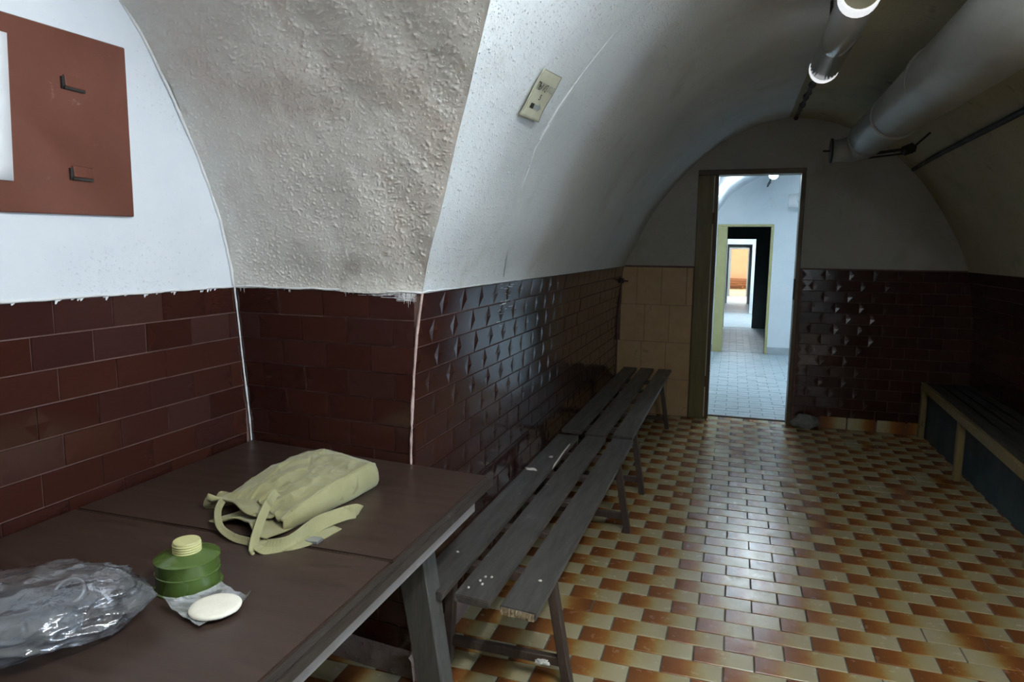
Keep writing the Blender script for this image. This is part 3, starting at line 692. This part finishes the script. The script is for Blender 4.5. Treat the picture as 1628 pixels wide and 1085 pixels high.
# ------------------------------------------------------------------ duct, cable and conduit
def wavy(a, b, n, k, s):
    a, b = Vector(a), Vector(b); return [a.lerp(b, i/n)+Vector((noise.noise(Vector((i*s, 1, 0))), 0, noise.noise(Vector((i*s, 5, 0)))))*k for i in range(n+1)]
du = thing('ventilation_duct', 'fat grey ventilation duct running under the right side of the vault', 'duct', (.80, 4.0, 2.29))
path = [(.785, 1.9, 2.25), (.79, 2.6, 2.26), (.795, 3.4, 2.27), (.80, 4.2, 2.285), (.805, 5.0, 2.295), (.805, 5.2, 2.297)]
ob('pipe', *tube(path, [.150, .146, .140, .130, .122, .12], 36), M_DUCT, du, smooth=True)
for y, r in ((3.45, .145), (4.3, .134)):
    ob('joint_band', *tube([(.797, y-.02, 2.278), (.797, y+.02, 2.278)], r, 36), M_DUCT, du)
ob('elbow', *tube([(.80, 5.16, 2.295), (.80, 5.27, 2.285), (.78, 5.33, 2.265), (.73, 5.36, 2.245), (.66, 5.36, 2.237), (.61, 5.36, 2.236)], [.12, .118, .105, .088, .076, .074], 30), M_DUCT, du, smooth=True)
ob('flange', *tube([(.608, 5.36, 2.236), (.596, 5.36, 2.236)], .085, 30, up=(0, 0, 1)), M_BLACK, du)
ob('bolt', *tube([(.60, 5.36, 2.236), (.55, 5.37, 2.238)], .007, 8), M_BLACK, du)
br = thing('duct_bracket', 'black iron bracket holding the duct to the vault', 'bracket', (.95, 5.32, 2.2))
ob('arm', *bar((.83, 5.32, 2.200), (1.10, 5.33, 2.235), .014, .022), M_BLACK, br)
ob('arm', *bar((.83, 5.40, 2.185), (1.12, 5.40, 2.215), .012, .014), M_BLACK, br)
ob('clamp', *bar((1.045, 5.33, 2.215), (1.115, 5.36, 2.245), .05, .045), M_BLACK, br)
ob('rod', *bar((1.10, 5.33, 2.235), (1.20, 5.33, 2.335), .014, .014), M_BLACK, br)
tag(ob('cable', *tube(wavy((.35, 3.75, 2.42), (.425, 6.40, 2.645), 40, .016, .9), [.011+.010*max(0, noise.noise(Vector((i*.6, 9, 0))))*2 for i in range(41)], 8), M_CABLE, smooth=True, loc=(.39, 5, 2.5)), 'sooty black cable trailing from the lamp to the end wall', 'cable')
tag(ob('conduit', *tube([(XR(z)-.034, y, z) for y, z in ((6.25, 2.19), (5.6, 2.205), (5, 2.21), (4.2, 2.215), (3.2, 2.225), (2.0, 2.23))], .016, 10), M_BLACK, smooth=True, loc=(1.32, 4.2, 2.2)), 'thin dark conduit along the right side of the vault', 'conduit')
rp2 = thing('ventilation_duct', 'white duct elbow high in the second room', 'duct', (.82, 10.6, 2.25))
ob('pipe', *tube([(.95, 7.6, 2.33), (.90, 10.2, 2.28), (.89, 10.45, 2.27)], .12, 24), M_CAPW, rp2, smooth=True)
ob('elbow', *tube([(.89, 10.4, 2.27), (.87, 10.52, 2.26), (.80, 10.58, 2.25), (.68, 10.58, 2.25)], [.12, .115, .10, .09], 24), M_CAPW, rp2, smooth=True)
tag(ob('cable', *tube(wavy((.42, 9.3, 2.52), (.40, 10.84, 2.48), 20, .02, .9), .014, 8), M_CABLE, smooth=True, loc=(.4, 10, 2.5)), 'dark cable behind the lamp in the second room', 'cable')

# ------------------------------------------------------------------ table in the alcove
tb = thing('wooden_table', 'large dark brown table filling the tiled alcove', 'table', (-1.2, 1.2, 0))
TZ = .80
def top_board(x0, x1, y0, y1, ya):   # slightly skewed far edge following the pier
    return hexa([(x0, y0, TZ-.028), (x1, y0, TZ-.028), (x1, ya, TZ-.028), (x0, y1, TZ-.028), (x0, y0, TZ), (x1, y0, TZ), (x1, ya, TZ), (x0, y1, TZ)], .004, 2)
ob('top_board', *top_board(XA+.012, -.733, 1.372, 2.112, 2.02), M_TABLE, tb)
ob('top_board', *top_board(XA+.012, -.733, .15, 1.366, 1.366), M_TABLE, tb)
ob('edge_strip', *hexa([(-.733, .15, TZ-.034), (-.705, .15, TZ-.034), (-.712, 2.018, TZ-.034), (-.733, 2.02, TZ-.034), (-.733, .15, TZ-.001), (-.703, .15, TZ-.001), (-.71, 2.018, TZ-.001), (-.733, 2.02, TZ-.001)], .004, 2), M_TEDGE, tb)
ob('end_strip', *hexa([(-1.0, 2.036, TZ-.034), (-.712, 2.008, TZ-.034), (-.712, 2.022, TZ-.034), (-1.0, 2.050, TZ-.034), (-1.0, 2.036, TZ-.002), (-.712, 2.008, TZ-.002), (-.712, 2.022, TZ-.002), (-1.0, 2.05, TZ-.002)], .003), M_TEDGE, tb)
ob('apron', *box(-.775, -.750, .2, 1.955, .700, .770, .002), M_APRON, tb)
ob('apron', *box(XA+.05, -.775, 1.93, 1.952, .70, .77, .002), M_TLEG, tb)
def tleg(x, y, dx, dy):
    ob('leg', *hexa([(x-.043+dx, y-.04+dy, 0), (x+.043+dx, y-.04+dy, 0), (x+.043+dx, y+.04+dy, 0), (x-.043+dx, y+.04+dy, 0), (x-.05, y-.045, .70), (x+.05, y-.045, .70), (x+.05, y+.045, .70), (x-.05, y+.045, .70)], .004), M_TLEG, tb)
tleg(-.935, 1.86, .10, .02); tleg(-.90, .45, .06, -.02); tleg(-1.6, 1.86, -.02, .02); tleg(-1.6, .45, -.02, -.02)

# ------------------------------------------------------------------ benches
BZ = .45
def bench(label, y0, y1, legs, skews, bt):
    e = thing('slatted_bench', label, 'bench', (-.73, (y0+y1)/2, 0), 'slatted benches along the tiled wall')
    xs_ = [(-.950, -.828), (-.793, -.672), (-.632, -.513)]
    for i, (a, b) in enumerate(xs_):
        s0, s1, z0, z1 = skews[i]
        V, F = hexa([(a, y0+s0, BZ-.026+z0), (b, y0+s0-.012, BZ-.026+z0), (b+.01, y1+s1, BZ-.026+z1), (a+.01, y1+s1, BZ-.026+z1), (a, y0+s0, BZ+z0), (b, y0+s0-.012, BZ+z0), (b+.01, y1+s1, BZ+z1), (a+.01, y1+s1, BZ+z1)], .003, 2)
        sl = ob('slat', V, F, M_PLANK, e)
        if bt and i == 2:
            g = grid(24, 3, lambda u, v: (a+.004+(b-a-.008)*u, y0+s0-.012*u-.003-.010*abs(noise.noise(Vector((u*14, v*2, 3))))*(1.0 if v < .9 else .3), BZ-.025+.024*v))
            ob('broken_end', *g, M_RAWW, sl)
    for y in legs:
        for sx, xt, xb in ((1, -.545, -.485), (-1, -.915, -.945)):
            ob('leg', *bar((xb, y+.03, 0), (xt, y-.0, BZ-.055), .034, .040, .003), M_LEGW, e)
        ob('cross_bar', *box(-.93, -.53, y-.022, y+.022, BZ-.062, BZ-.027, .003), M_LEGW, e)
        ob('stretcher', *bar((-.935, y+.024, .094), (-.50, y+.024, .094), .026, .034, .003, (0, 1, 0)), M_LEGW, e)
    n = len(legs)
    for t in (.25, .5, .75):
        y = legs[0]+(legs[-1]-legs[0])*t
        ob('batten', *box(-.93, -.53, y-.025, y+.025, BZ-.05, BZ-.027, .003), M_LEGW, e)
    return e
bench('near dark slatted bench beside the table with a chipped slat end', 1.86, 3.85, (2.16, 3.56), [(.02, -.03, 0, .004), (.02, .0, 0, 0), (0, .0, 0, 0)], True)
bench('far dark slatted bench standing against the end wall', 3.885, 6.33, (4.19, 5.86), [(.06, .0, .004, 0), (0, 0, .004, 0), (0, 0, .006, 0)], False)
rb = thing('wall_bench', 'dark wall bench on ochre legs with blue front along right wall', 'bench', (1.7, 4.6, 0))
def skewbox(xa, xb, ya, yb, z0, z1, depth, m, name, bev=.003):
    # front line from (xa,ya) to (xb,yb)
    return ob(name, *hexa([(xa, ya, z0), (xa+depth, ya, z0), (xb+depth, yb, z0), (xb, yb, z0), (xa, ya, z1), (xa+depth, ya, z1), (xb+depth, yb, z1), (xb, yb, z1)], bev), m, rb)
xb_ = lambda y: 1.375+(y-2.6)*(1.535-1.375)/(6.38-2.6)
for k in range(4):
    skewbox(xb_(2.6)+.034+k*.112, xb_(6.38)+.034+k*.082, 2.6, 6.38, .438, .462, .108 if k < 3 else .11, M_SEAT, 'seat_board')
skewbox(xb_(2.6), xb_(6.38), 2.6, 6.39, .405, .465, .030, M_OCHRE, 'front_rail')
for y in (6.36, 5.19, 3.80):
    x = xb_(y)+.022
    ob('leg', *box(x-.022, x+.022, y-.025, y+.025, 0, .408, .004), M_OCHRE, rb)
ob('front_panel', *box(1.585, 1.605, 2.6, 6.39, .0, .40, .002), M_BLUE, rb)
ob('back_leg', *box(1.80, 1.84, 6.30, 6.34, 0, .44), M_OCHRE, rb)

# ------------------------------------------------------------------ things on the alcove wall
bd = thing('wall_board', 'red brown painted metal board with two latches on the white wall', 'board', (XA+.004, 1.3, 1.86))
ob('plate', *hexa([(XA, .55, 1.600), (XA+.014, .55, 1.600), (XA+.014, 1.630, 1.618), (XA, 1.630, 1.618), (XA, .55, 2.075), (XA+.014, .55, 2.075), (XA+.014, 1.633, 2.103), (XA, 1.633, 2.103)], .003), M_BROWN, bd)
for y, z in ((1.456, 1.963), (1.462, 1.727)):
    l = ob('latch', *hexa([(XA+.010, y-.03, z-.012), (XA+.026, y-.03, z-.012), (XA+.021, y+.034, z-.012), (XA+.010, y+.034, z-.012), (XA+.010, y-.03, z+.020), (XA+.022, y-.03, z+.020), (XA+.018, y+.034, z+.018), (XA+.010, y+.034, z+.018)], .002), M_BROWN, bd)
    ob('latch_shadow', *box(XA+.012, XA+.022, y-.036, y+.03, z-.019, z-.0125), M_BLACK, l)  # black strips below and beside the latch stand in for its shadow
    ob('latch_shadow', *box(XA+.012, XA+.022, y-.038, y-.031, z-.019, z+.012), M_BLACK, l)
pp = grid(14, 10, lambda u, v: (XA+.019+.010*(u-.5)**2*v, .75+(1.274+.012*(v-.5)-.75)*u, 1.689+(2.043-1.689)*v))
po = ob('paper_sheet', *pp, M_PAPER, smooth=True, loc=(XA+.02, 1.0, 1.85)); tag(po, 'white paper sheet pinned to the brown board at the left edge', 'paper')
so = po.modifiers.new('thick', 'SOLIDIFY'); so.thickness = .002
# exit sign, bent with the vault
SQ = [Vector((-.667, 2.105, 1.951)), Vector((-.660, 2.290, 1.962)), Vector((-.566, 2.248, 2.090)), Vector((-.576, 2.066, 2.076))]
sn = (SQ[1]-SQ[0]).cross(SQ[3]-SQ[0]).normalized()
if sn.x < 0: sn = -sn
def sgn_pt(u, v, h=0.0):
    p = SQ[0]*(1-u)*(1-v)+SQ[1]*u*(1-v)+SQ[2]*u*v+SQ[3]*(1-u)*v
    curl = .0035+.0015*math.sin(v*7+u*3)+(.006*(1-v)**4*(u-.2))
    return p+sn*(curl+h)
sg = thing('paper_sign', 'yellowed paper sign with arrow stuck to the vault', 'sign', tuple(sgn_pt(.5, .5)))
sh = ob('sheet', *grid(12, 16, lambda u, v: sgn_pt(u, v)), M_SIGN, sg, smooth=True)
mo = sh.modifiers.new('thick', 'SOLIDIFY'); mo.thickness = .0012; mo.offset = -1
ob('border', *join(*[tube([sgn_pt(a+(c-a)*t/12, b+(d-b)*t/12, .0004) for t in range(13)], .0011, 4) for a, b, c, d in ((.03, .01, .97, .01), (.97, .01, .97, .99), (.97, .99, .03, .99), (.03, .99, .03, .01))]), simple('sign border', (.2, .2, .17), (.28, .28, .24), .6), sg)
def text_on(txt, u0, u1, v0, v1, m, name):
    c = bpy.data.curves.new(name, 'FONT'); c.body = txt; c.size = 1; c.resolution_u = 3; c.offset = .02
    t = bpy.data.objects.new(name, c); COL.objects.link(t)
    dg = bpy.context.evaluated_depsgraph_get(); me = bpy.data.meshes.new_from_object(t.evaluated_get(dg))
    bpy.data.objects.remove(t)
    xs = [v.co.x for v in me.vertices]; ys = [v.co.y for v in me.vertices]
    if not xs: return
    V = [sgn_pt(u0+(v.co.x-min(xs))/(max(xs)-min(xs))*(u1-u0), v0+(v.co.y-min(ys))/(max(ys)-min(ys))*(v1-v0), .0012) for v in me.vertices]
    ob(name, V, [tuple(p.vertices) for p in me.polygons], m, sg)
text_on('ПЪИ ИЗ', .10, .58, .59, .755, M_INK, 'lettering')
text_on('ХОД', .60, .92, .59, .755, M_INKF, 'lettering')
text_on('5', .46, .54, .41, .53, M_INK, 'numeral')
ob('arrow_tail', *([sgn_pt(.22, .215, .0012), sgn_pt(.40, .215, .0012), sgn_pt(.40, .32, .0012), sgn_pt(.22, .32, .0012)], [(0, 1, 2, 3)]), M_INK, sg)
ob('arrow', *([sgn_pt(a, b, .0012) for a, b in ((.40, .225), (.64, .225), (.64, .18), (.80, .268), (.64, .355), (.64, .31), (.40, .31))], [(0, 1, 5, 6), (2, 3, 4)]), M_INKF, sg)

# ------------------------------------------------------------------ things on the table
# filter canister
cx, cy = -1.098, 1.122
cn = thing('filter_canister', 'round green gas mask filter canister with yellow screw cap', 'canister', (cx, cy, TZ))
R_ = .066
prof = [(R_*1.0, .0), (R_*1.05, .0008), (R_*1.05, .0035), (R_*.985, .0045), (R_*.985, .0345), (R_*1.008, .0355), (R_*1.012, .037), (R_*1.008, .0385), (R_*.985, .0395), (R_*.985, .0635), (R_*1.01, .0645), (R_*1.012, .067), (R_*.985, .0685), (R_*.90, .070), (R_*.62, .0760), (R_*.46, .0785), (R_*.40, .0795)]
ob('body', *lathe(prof, (cx, cy, TZ), 72), M_GREEN, cn, smooth=True).data.set_sharp_from_angle(angle=.6)
cp = [(R_*.43, .076)]
for i in range(4): z = .0775+i*.0052; cp += [(R_*.43, z), (R_*.445, z+.0012), (R_*.445, z+.0028), (R_*.425, z+.0038)]
cp += [(R_*.42, .101), (R_*.40, .1025), (R_*.1, .1028)]
ob('cap', *lathe(cp, (cx, cy, TZ), 56), M_CAP, cn, smooth=True).data.set_sharp_from_angle(angle=.6)
for k in range(12):
    a = k*math.pi/6+.2
    ob('rib', *bar((cx+R_*.5*math.cos(a), cy+R_*.5*math.sin(a), TZ+.0752), (cx+R_*.84*math.cos(a), cy+R_*.84*math.sin(a), TZ+.0686), .0022, .0016, .0004), M_GREEN, cn.children[0])
# cotton pad on its wrapper
wq = [Vector((-1.068, 1.020, TZ)), Vector((-.945, .985, TZ)), Vector((-.915, 1.105, TZ)), Vector((-1.015, 1.128, TZ))]
def sheet_pt(u, v):
    p = wq[0]*(1-u)*(1-v)+wq[1]*u*(1-v)+wq[2]*u*v+wq[3]*(1-u)*v
    du_, dv_ = abs(u-.5)*2, abs(v-.5)*2
    h = .0025+.004*max(0, noise.noise(Vector((u*5, v*5, 2))))+.026*(u*v)**7+.016*((1-u)*(1-v))**4*1.4+.010*((1-u)*v)**4+.006*max(du_, dv_)**5
    jag = noise.noise(Vector((u*6, v*6, 9)))*.006
    return p+Vector((jag, -jag, h))
wr_ = ob('plastic_wrapper', *grid(36, 36, sheet_pt), M_SHEET, smooth=True, loc=(-1.0, 1.08, TZ)); tag(wr_, 'torn clear plastic wrapper lying under the cream pad', 'wrapper')
pc = Vector((-.962, 1.048, TZ+.007))
pv_ = []
def pad_pt(u, v):
    a = u*2*math.pi; r = [0.0, .3, .6, .85, .96, 1.0, .98, .9][int(round(v*7))]; z = [.0105, .0105, .0103, .0095, .008, .005, .002, .001][int(round(v*7))]
    rr = .050*(1+.025*noise.noise(Vector((math.cos(a)*1.5, math.sin(a)*1.5, 1))))
    return pc+Vector((math.cos(a)*rr*r, math.sin(a)*rr*r*1.02, z+.001*noise.noise(Vector((math.cos(a)*r*3, math.sin(a)*r*3, 0)))))
tag(ob('cotton_pad', *grid(48, 7, pad_pt), M_PAD, smooth=True, loc=tuple(pc)), 'round cream cotton pad lying on the torn wrapper', 'pad')

# canvas bag
BA, BB, BC, BD = Vector((-1.372, 1.475)), Vector((-1.375, 1.955)), Vector((-1.005, 1.838)), Vector((-1.060, 1.405))   # mouth back, bottom back, bottom right, mouth right
bag = thing('canvas_bag', 'olive canvas gas mask bag lying on the table', 'bag', (-1.2, 1.66, TZ))
def bag_plan(u, v):   # u: mouth 0 -> bottom 1 ; v: back 0 -> right 1
    # rounded quad
    uu = .5+(u-.5); vv = .5+(v-.5)
    p = BA*(1-uu)*(1-vv)+BB*uu*(1-vv)+BC*uu*vv+BD*(1-uu)*vv
    return p
def rdg(p, f, o, k): return max(0, 1-abs(noise.noise(Vector(p)*f+Vector(o)))*k)
def bag_h(u, v):
    ev = 1-abs(2*v-1); eu = 1-abs(2*u-1)
    hb = .036*(min(1, (1.02-u)/.16))**.45+.046
    prof = .46+.54*min(1, u/.5)**.8
    side = (min(1, (v+.015)/.30))**.55 if v < .5 else (min(1, (1.03-v)/.06))**.4
    h = hb*prof*side
    h *= 1-.22*max(0, v-.55)*(1-u)
    m = max(0, 1-u/.5)
    # creases running from the mouth into the cloth
    fold = (rdg((v*1.0, u*.35, 0), 7.5, (2, 0, 1), 3.4)**2*.012-.004)*m**1.1*(v*(1-v)*4)**.5
    fold += .007*math.sin(v*13+u*4)*m**2
    soft = noise.noise(Vector((u*4, v*6, 3)))*.011+noise.noise(Vector((u*11, v*11, 7)))*.0035+rdg((u, v, 0), 5, (5, 3, 8), 3.0)**3*.004
    def groove(d): return math.exp(-(d/.012)**2)
    pk = 0
    if .30 < u < .80: pk -= .0042*groove(v-(.40+.20*max(0, 1-abs(u-.52)/.20)))      # pointed pocket flap
    if .33 < u < .82: pk -= .003*groove(v-.33)
    return max(.003, h+fold+(soft+pk)*min(1, 6*ev*eu))
nb = 110
def bag_top(i, j):
    u, v = i/nb, j/nb
    cu_, cv_ = 2*u-1, 2*v-1
    rr = 1-.11*(abs(cu_)**5)*(abs(cv_)**5)
    p = bag_plan(.5+cu_*rr/2, .5+cv_*rr/2)
    edge = noise.noise(Vector((u*4, v*4, 11)))*.014*max(abs(cu_), abs(cv_))**3
    out = (p-Vector((-1.2, 1.66))).normalized()*edge
    # the mouth bows inwards, its back corner is pulled into a peak
    bow = max(0, 1-u/.3)*.055*math.sin(math.pi*min(1, v*1.05))**1.0
    tip = max(0, 1-((u/.20)**2+(v/.13)**2))
    return Vector((p.x+out.x-tip*.020, p.y+out.y+bow-tip*.012, TZ+bag_h(u, v)*(1-.35*max(0, 1-u/.25)*max(0, 1-v/.35))+tip*.034*(.6+.4*math.sin(u*60))))
Vb = [bag_top(i, j) for j in range(nb+1) for i in range(nb+1)]
Fb = [(j*(nb+1)+i, j*(nb+1)+i+1, (j+1)*(nb+1)+i+1, (j+1)*(nb+1)+i) for j in range(nb) for i in range(nb)]
ring = [(i, 0) for i in range(nb)]+[(nb, j) for j in range(nb)]+[(i, nb) for i in range(nb, 0, -1)]+[(0, j) for j in range(nb, 0, -1)]
cen = Vector((-1.2, 1.68, TZ))
rings = [[j*(nb+1)+i for i, j in ring]]
for lv, (zf, inn, mo_) in enumerate(((.80, -.020, .01), (.60, -.035, .10), (.34, -.035, .24), (.12, -.015, .30), (.02, .05, .30))):
    row = []
    for i, j in ring:
        t = Vb[j*(nb+1)+i]; d = Vector((t.x-cen.x, t.y-cen.y, 0))
        k = mo_ if i == 0 and 3 < j < nb-3 else inn      # the mouth tucks under into a dark hollow
        row.append(len(Vb)); Vb.append(Vector((t.x-d.x*k, t.y-d.y*k, TZ+.0006+(t.z-TZ)*zf)))
    rings.append(row)
for a, b in zip(rings, rings[1:]):
    n = len(a)
    for k in range(n): Fb.append((a[k], b[k], b[(k+1) % n], a[(k+1) % n]))
Fb.append(tuple(rings[-1]))
ob('body', Vb, Fb, M_CANVAS, bag, smooth=True)
ob('seam', *tube([bag_top(int(i), int(nb*.955))+Vector((.0008, -.0008, .0006)) for i in range(10, nb-1)], .0016, 6), M_CANVAS, bag, smooth=True)
# inner layers of cloth folded inside the mouth
def layer(z0, amp, back, seed, w0, w1):
    def f(u, v):
        p = BA.lerp(BD, w0+(w1-w0)*u); dirv = Vector((.10, 1.0))
        q = p+dirv*(back-.085*v*0+.10*(1-v))
        wz = z0+amp*noise.noise(Vector((u*4, v*1.5, seed)))+.010*math.sin(u*math.pi)*v-.010*(1-v)
        q2 = Vector((q.x, q.y-.02*math.sin(u*7+seed)*v))
        return (q2.x, q2.y, TZ+max(.002, wz))
    o = ob('inner_fold', *grid(40, 12, f), M_CANVAS, bag, smooth=True)
    mo = o.modifiers.new('thick', 'SOLIDIFY'); mo.thickness = .004
layer(.030, .014, .004, 3, .08, .80)
layer(.012, .012, -.045, 8, .30, .98)
def ribbon(path, wd, th=.0022, up=(0, 0, 1)):
    path = [Vector(p) for p in path]; pts = []
    for i in range(len(path)-1):
        p0, p1, p2, p3 = path[max(i-1, 0)], path[i], path[i+1], path[min(i+2, len(path)-1)]
        for k in range(6):
            t = k/6; pts.append(.5*((2*p1)+(p2-p0)*t+(2*p0-5*p1+4*p2-p3)*t*t+(3*p1-p0-3*p2+p3)*t**3))
    pts.append(path[-1]); V = []; F = []; n_ = 8
    for i, p in enumerate(pts):
        d = (pts[min(i+1, len(pts)-1)]-pts[max(i-1, 0)]).normalized(); upv = up(i/(len(pts)-1)) if callable(up) else Vector(up)
        s = d.cross(upv).normalized(); n = s.cross(d).normalized()
        for a, b in ((-1, 0), (-.95, -1), (0, -.55), (.95, -1), (1, 0), (.95, 1), (0, .55), (-.95, 1)): V.append(p+s*a*wd/2+n*b*th/2)
    for i in range(len(pts)-1):
        for k in range(n_): F.append((i*n_+k, i*n_+(k+1) % n_, (i+1)*n_+(k+1) % n_, (i+1)*n_+k))
    F += [tuple(reversed(range(n_))), tuple(range(len(V)-n_, len(V)))]
    return V, F
ob('handle_loop', *ribbon([(-1.165, 1.520, TZ+.062), (-1.155, 1.485, TZ+.064), (-1.125, 1.405, TZ+.046), (-1.085, 1.322, TZ+.020), (-1.070, 1.296, TZ+.008), (-1.075, 1.302, TZ+.003), (-1.10, 1.33, TZ+.003)], .024, .004, lambda t: Vector((.75, .1, .65))), M_CANVAS, bag)
ob('strap', *ribbon([(-1.300, 1.462, TZ+.044), (-1.275, 1.415, TZ+.034), (-1.225, 1.365, TZ+.018), (-1.16, 1.335, TZ+.012), (-1.10, 1.325, TZ+.012)], .020, .004, lambda t: Vector((.75, -.45, .25))), M_CANVAS, bag)
ob('strap', *ribbon([(-1.08, 1.325, TZ+.012), (-1.045, 1.313, TZ+.012), (-1.005, 1.340, TZ+.013), (-.995, 1.41, TZ+.022), (-.985, 1.465, TZ+.026), (-.968, 1.525, TZ+.024), (-.956, 1.572, TZ+.017), (-.955, 1.595, TZ+.006)], .040, .004, lambda t: Vector((.80-.2*t, -.45, .40+.40*math.sin(t*10+1)))), M_CANVAS, bag)
ob('strap', *ribbon([(-1.10, 1.345, TZ+.008), (-1.05, 1.338, TZ+.005), (-1.0, 1.352, TZ+.005), (-.972, 1.42, TZ+.004), (-.962, 1.49, TZ+.004)], .036, .004, lambda t: Vector((.15, -.15, 1))), M_CANVAS, bag)
ob('buckle', *box(-.985, -.950, 1.385, 1.412, TZ+.0005, TZ+.009, .001), M_RIM, bag)

# gas mask in a clear plastic bag
pcx, pcy = -1.236, .862
ax = Vector((.75, .66, 0)).normalized(); ay = Vector((-ax.y, ax.x, 0))
gm = thing('gas_mask', 'grey blue rubber gas mask inside the clear plastic bag', 'gas mask', (pcx, pcy, TZ))
def mk(p): return Vector((pcx, pcy, TZ+.002))+ax*p[0]+ay*p[1]+Vector((0, 0, p[2]))
def ball(c, r, n=24, m=14, k=.0):
    def f(u, v):
        a, b = u*2*math.pi, (v-.5)*math.pi; q = Vector((math.cos(b)*math.cos(a), math.cos(b)*math.sin(a), math.sin(b)))
        q = q*(1+k*noise.noise(q*2.3+Vector(c)*9)); return mk((c[0]+q.x*r[0], c[1]+q.y*r[1], max(.001, c[2]+q.z*r[2])))
    return grid(n, m, f)
ob('face_piece', *ball((-.03, .01, .035), (.13, .085, .036), 36, 20, .28), M_RUBBER, gm, smooth=True)
ob('outlet', *ball((.06, -.03, .03), (.04, .035, .03)), M_RUBBER, gm, smooth=True)
for c, rr in (((-.055, -.075, .042), .036), ((.07, .035, .05), .030)):
    q = mk(c); d = (Vector((.2, -.55, .8))).normalized()
    l = ob('eyepiece', *tube([q-d*.012, q+d*.004, q+d*.010], [rr*.95, rr, rr*.85], 28, up=(0, 1, 0)), M_LENS, gm, smooth=False)
    ob('eyepiece_rim', *tube([q+d*.0105+Vector(((d.cross(Vector((0, 1, 0))).normalized())*math.cos(a)*rr*.92+d.cross(d.cross(Vector((0, 1, 0))).normalized())*math.sin(a)*rr*.92)) for a in [i*2*math.pi/28 for i in range(29)]], .003, 6, cap=False), M_RIM, l, smooth=True)
ob('hose', *tube([mk((.02+.05*math.cos(a), -.045+.03*math.sin(a), .045+.008*math.sin(3*a))) for a in [i*.1 for i in range(48)]], [.010+.002*math.sin(i*2.2) for i in range(48)], 10), M_RUBBER, gm, smooth=True)
bmp = bmesh.new(); bmesh.ops.create_icosphere(bmp, subdivisions=6, radius=1)
def crease(q, f, o): return (1-abs(noise.noise(q*f+Vector(o)))*2.2)
for v in bmp.verts:
    q = v.co.copy(); n1 = noise.noise(q*1.6+Vector((3, 1, 2)))
    c1 = max(0, crease(q, 1.9, (7, 2, 5)))**3; c2 = max(0, crease(q, 3.8, (1, 9, 4)))**3; c3 = max(0, crease(q, 8, (4, 4, 1)))**3
    r = 1+.12*n1+.085*c1+.035*c2+.010*c3
    e = max(0, q.x-.55)/.45
    px_ = q.x*r*.188; py_ = q.y*r*(.145+.02*e); pz_ = .056+q.z*r*(.060+.012*e)
    if q.x > .80: px_ += .026*noise.noise(Vector((q.y*3, q.z*3, 1)))
    v.co = mk((px_, py_, max(.0015, pz_-.006)))
pb = ob('plastic_bag', *bm_out(bmp), M_PLASTIC, loc=(pcx, pcy, TZ), smooth=True); tag(pb, 'crumpled clear plastic bag at the front left of the table', 'bag')
# ------------------------------------------------------------------ small debris
def rock(name, c, r, m, label, cat, k=.5, seed=0, group=None):
    bm = bmesh.new(); bmesh.ops.create_icosphere(bm, subdivisions=3, radius=1)
    for v in bm.verts:
        q = v.co.copy(); s = 1+k*noise.noise(q*1.4+Vector((seed, 0, 0)))+k*.4*noise.noise(q*4+Vector((0, seed, 0)))
        v.co = Vector((c[0]+q.x*s*r[0], c[1]+q.y*s*r[1], max(c[2], c[2]+r[2]*.8+q.z*s*r[2])))
    return tag(ob(name, *bm_out(bm), m, loc=c), label, cat, group)
rock('rubble', (.655, 6.345, 0), (.10, .05, .075), M_STONE, 'grey lump of rubble at the foot of the door frame', 'rubble', .35, 2)
rock('plaster_chip', (-.955+.05, 3.13, BZ+.002), (.030, .010, .006), M_CHIP, 'long pale plaster chip on the wall side slat of the near bench', 'debris', .6, 3)
rock('plaster_chip', (-.865, 3.36, BZ+.003), (.011, .012, .004), M_CHIP, 'small triangular plaster chip on the wall side slat near its splinter', 'debris', .6, 8)
for i, (x, y) in enumerate(((-.742, 1.985), (-.728, 1.965), (-.735, 2.015), (-.762, 1.93), (-.715, 2.02))):
    rock('plaster_crumb', (x, y, BZ), (.004, .005, .003), M_CHIP, 'tiny plaster crumb scattered on the near end of the middle slat', 'debris', .5, i, 'crumbs on the middle slat')
rock('plaster_crumb', (-.555, 2.05, BZ), (.006, .005, .003), M_CHIP, 'single plaster crumb on the aisle side slat of the near bench', 'debris', .5, 11)
rock('plaster_crumb', (-.895, 2.16, BZ), (.005, .005, .003), M_CHIP, 'single plaster crumb on the wall side slat by the table leg', 'debris', .5, 13)
rock('plaster_crumb', (-.565, 2.12, .112), (.022, .012, .008), M_CHIP, 'crumbled white plaster on the low stretcher of the near bench', 'debris', .9, 15)
sp_ = ribbon([(-.824, 3.22, BZ-.012), (-.812, 3.32, BZ+.012), (-.819, 3.46, BZ+.010), (-.826, 3.64, BZ+.003)], .008, .002, (0.6, 0, 1))
tag(ob('wood_splinter', *sp_, M_CHIP, loc=(-.82, 3.4, BZ)), 'pale splinter peeling off the edge of the wall side slat', 'splinter')
hk = thing('wall_hook', 'small black iron hook in the corner left of the door', 'hook', (-.97, 6.35, 1.25))
ob('shank', *bar((-1.0, 6.36, 1.255), (-.925, 6.33, 1.250), .010, .010), M_BLACK, hk)
ob('plate', *box(-1.0, -.975, 6.33, 6.39, 1.23, 1.275, .002), M_BLACK, hk)
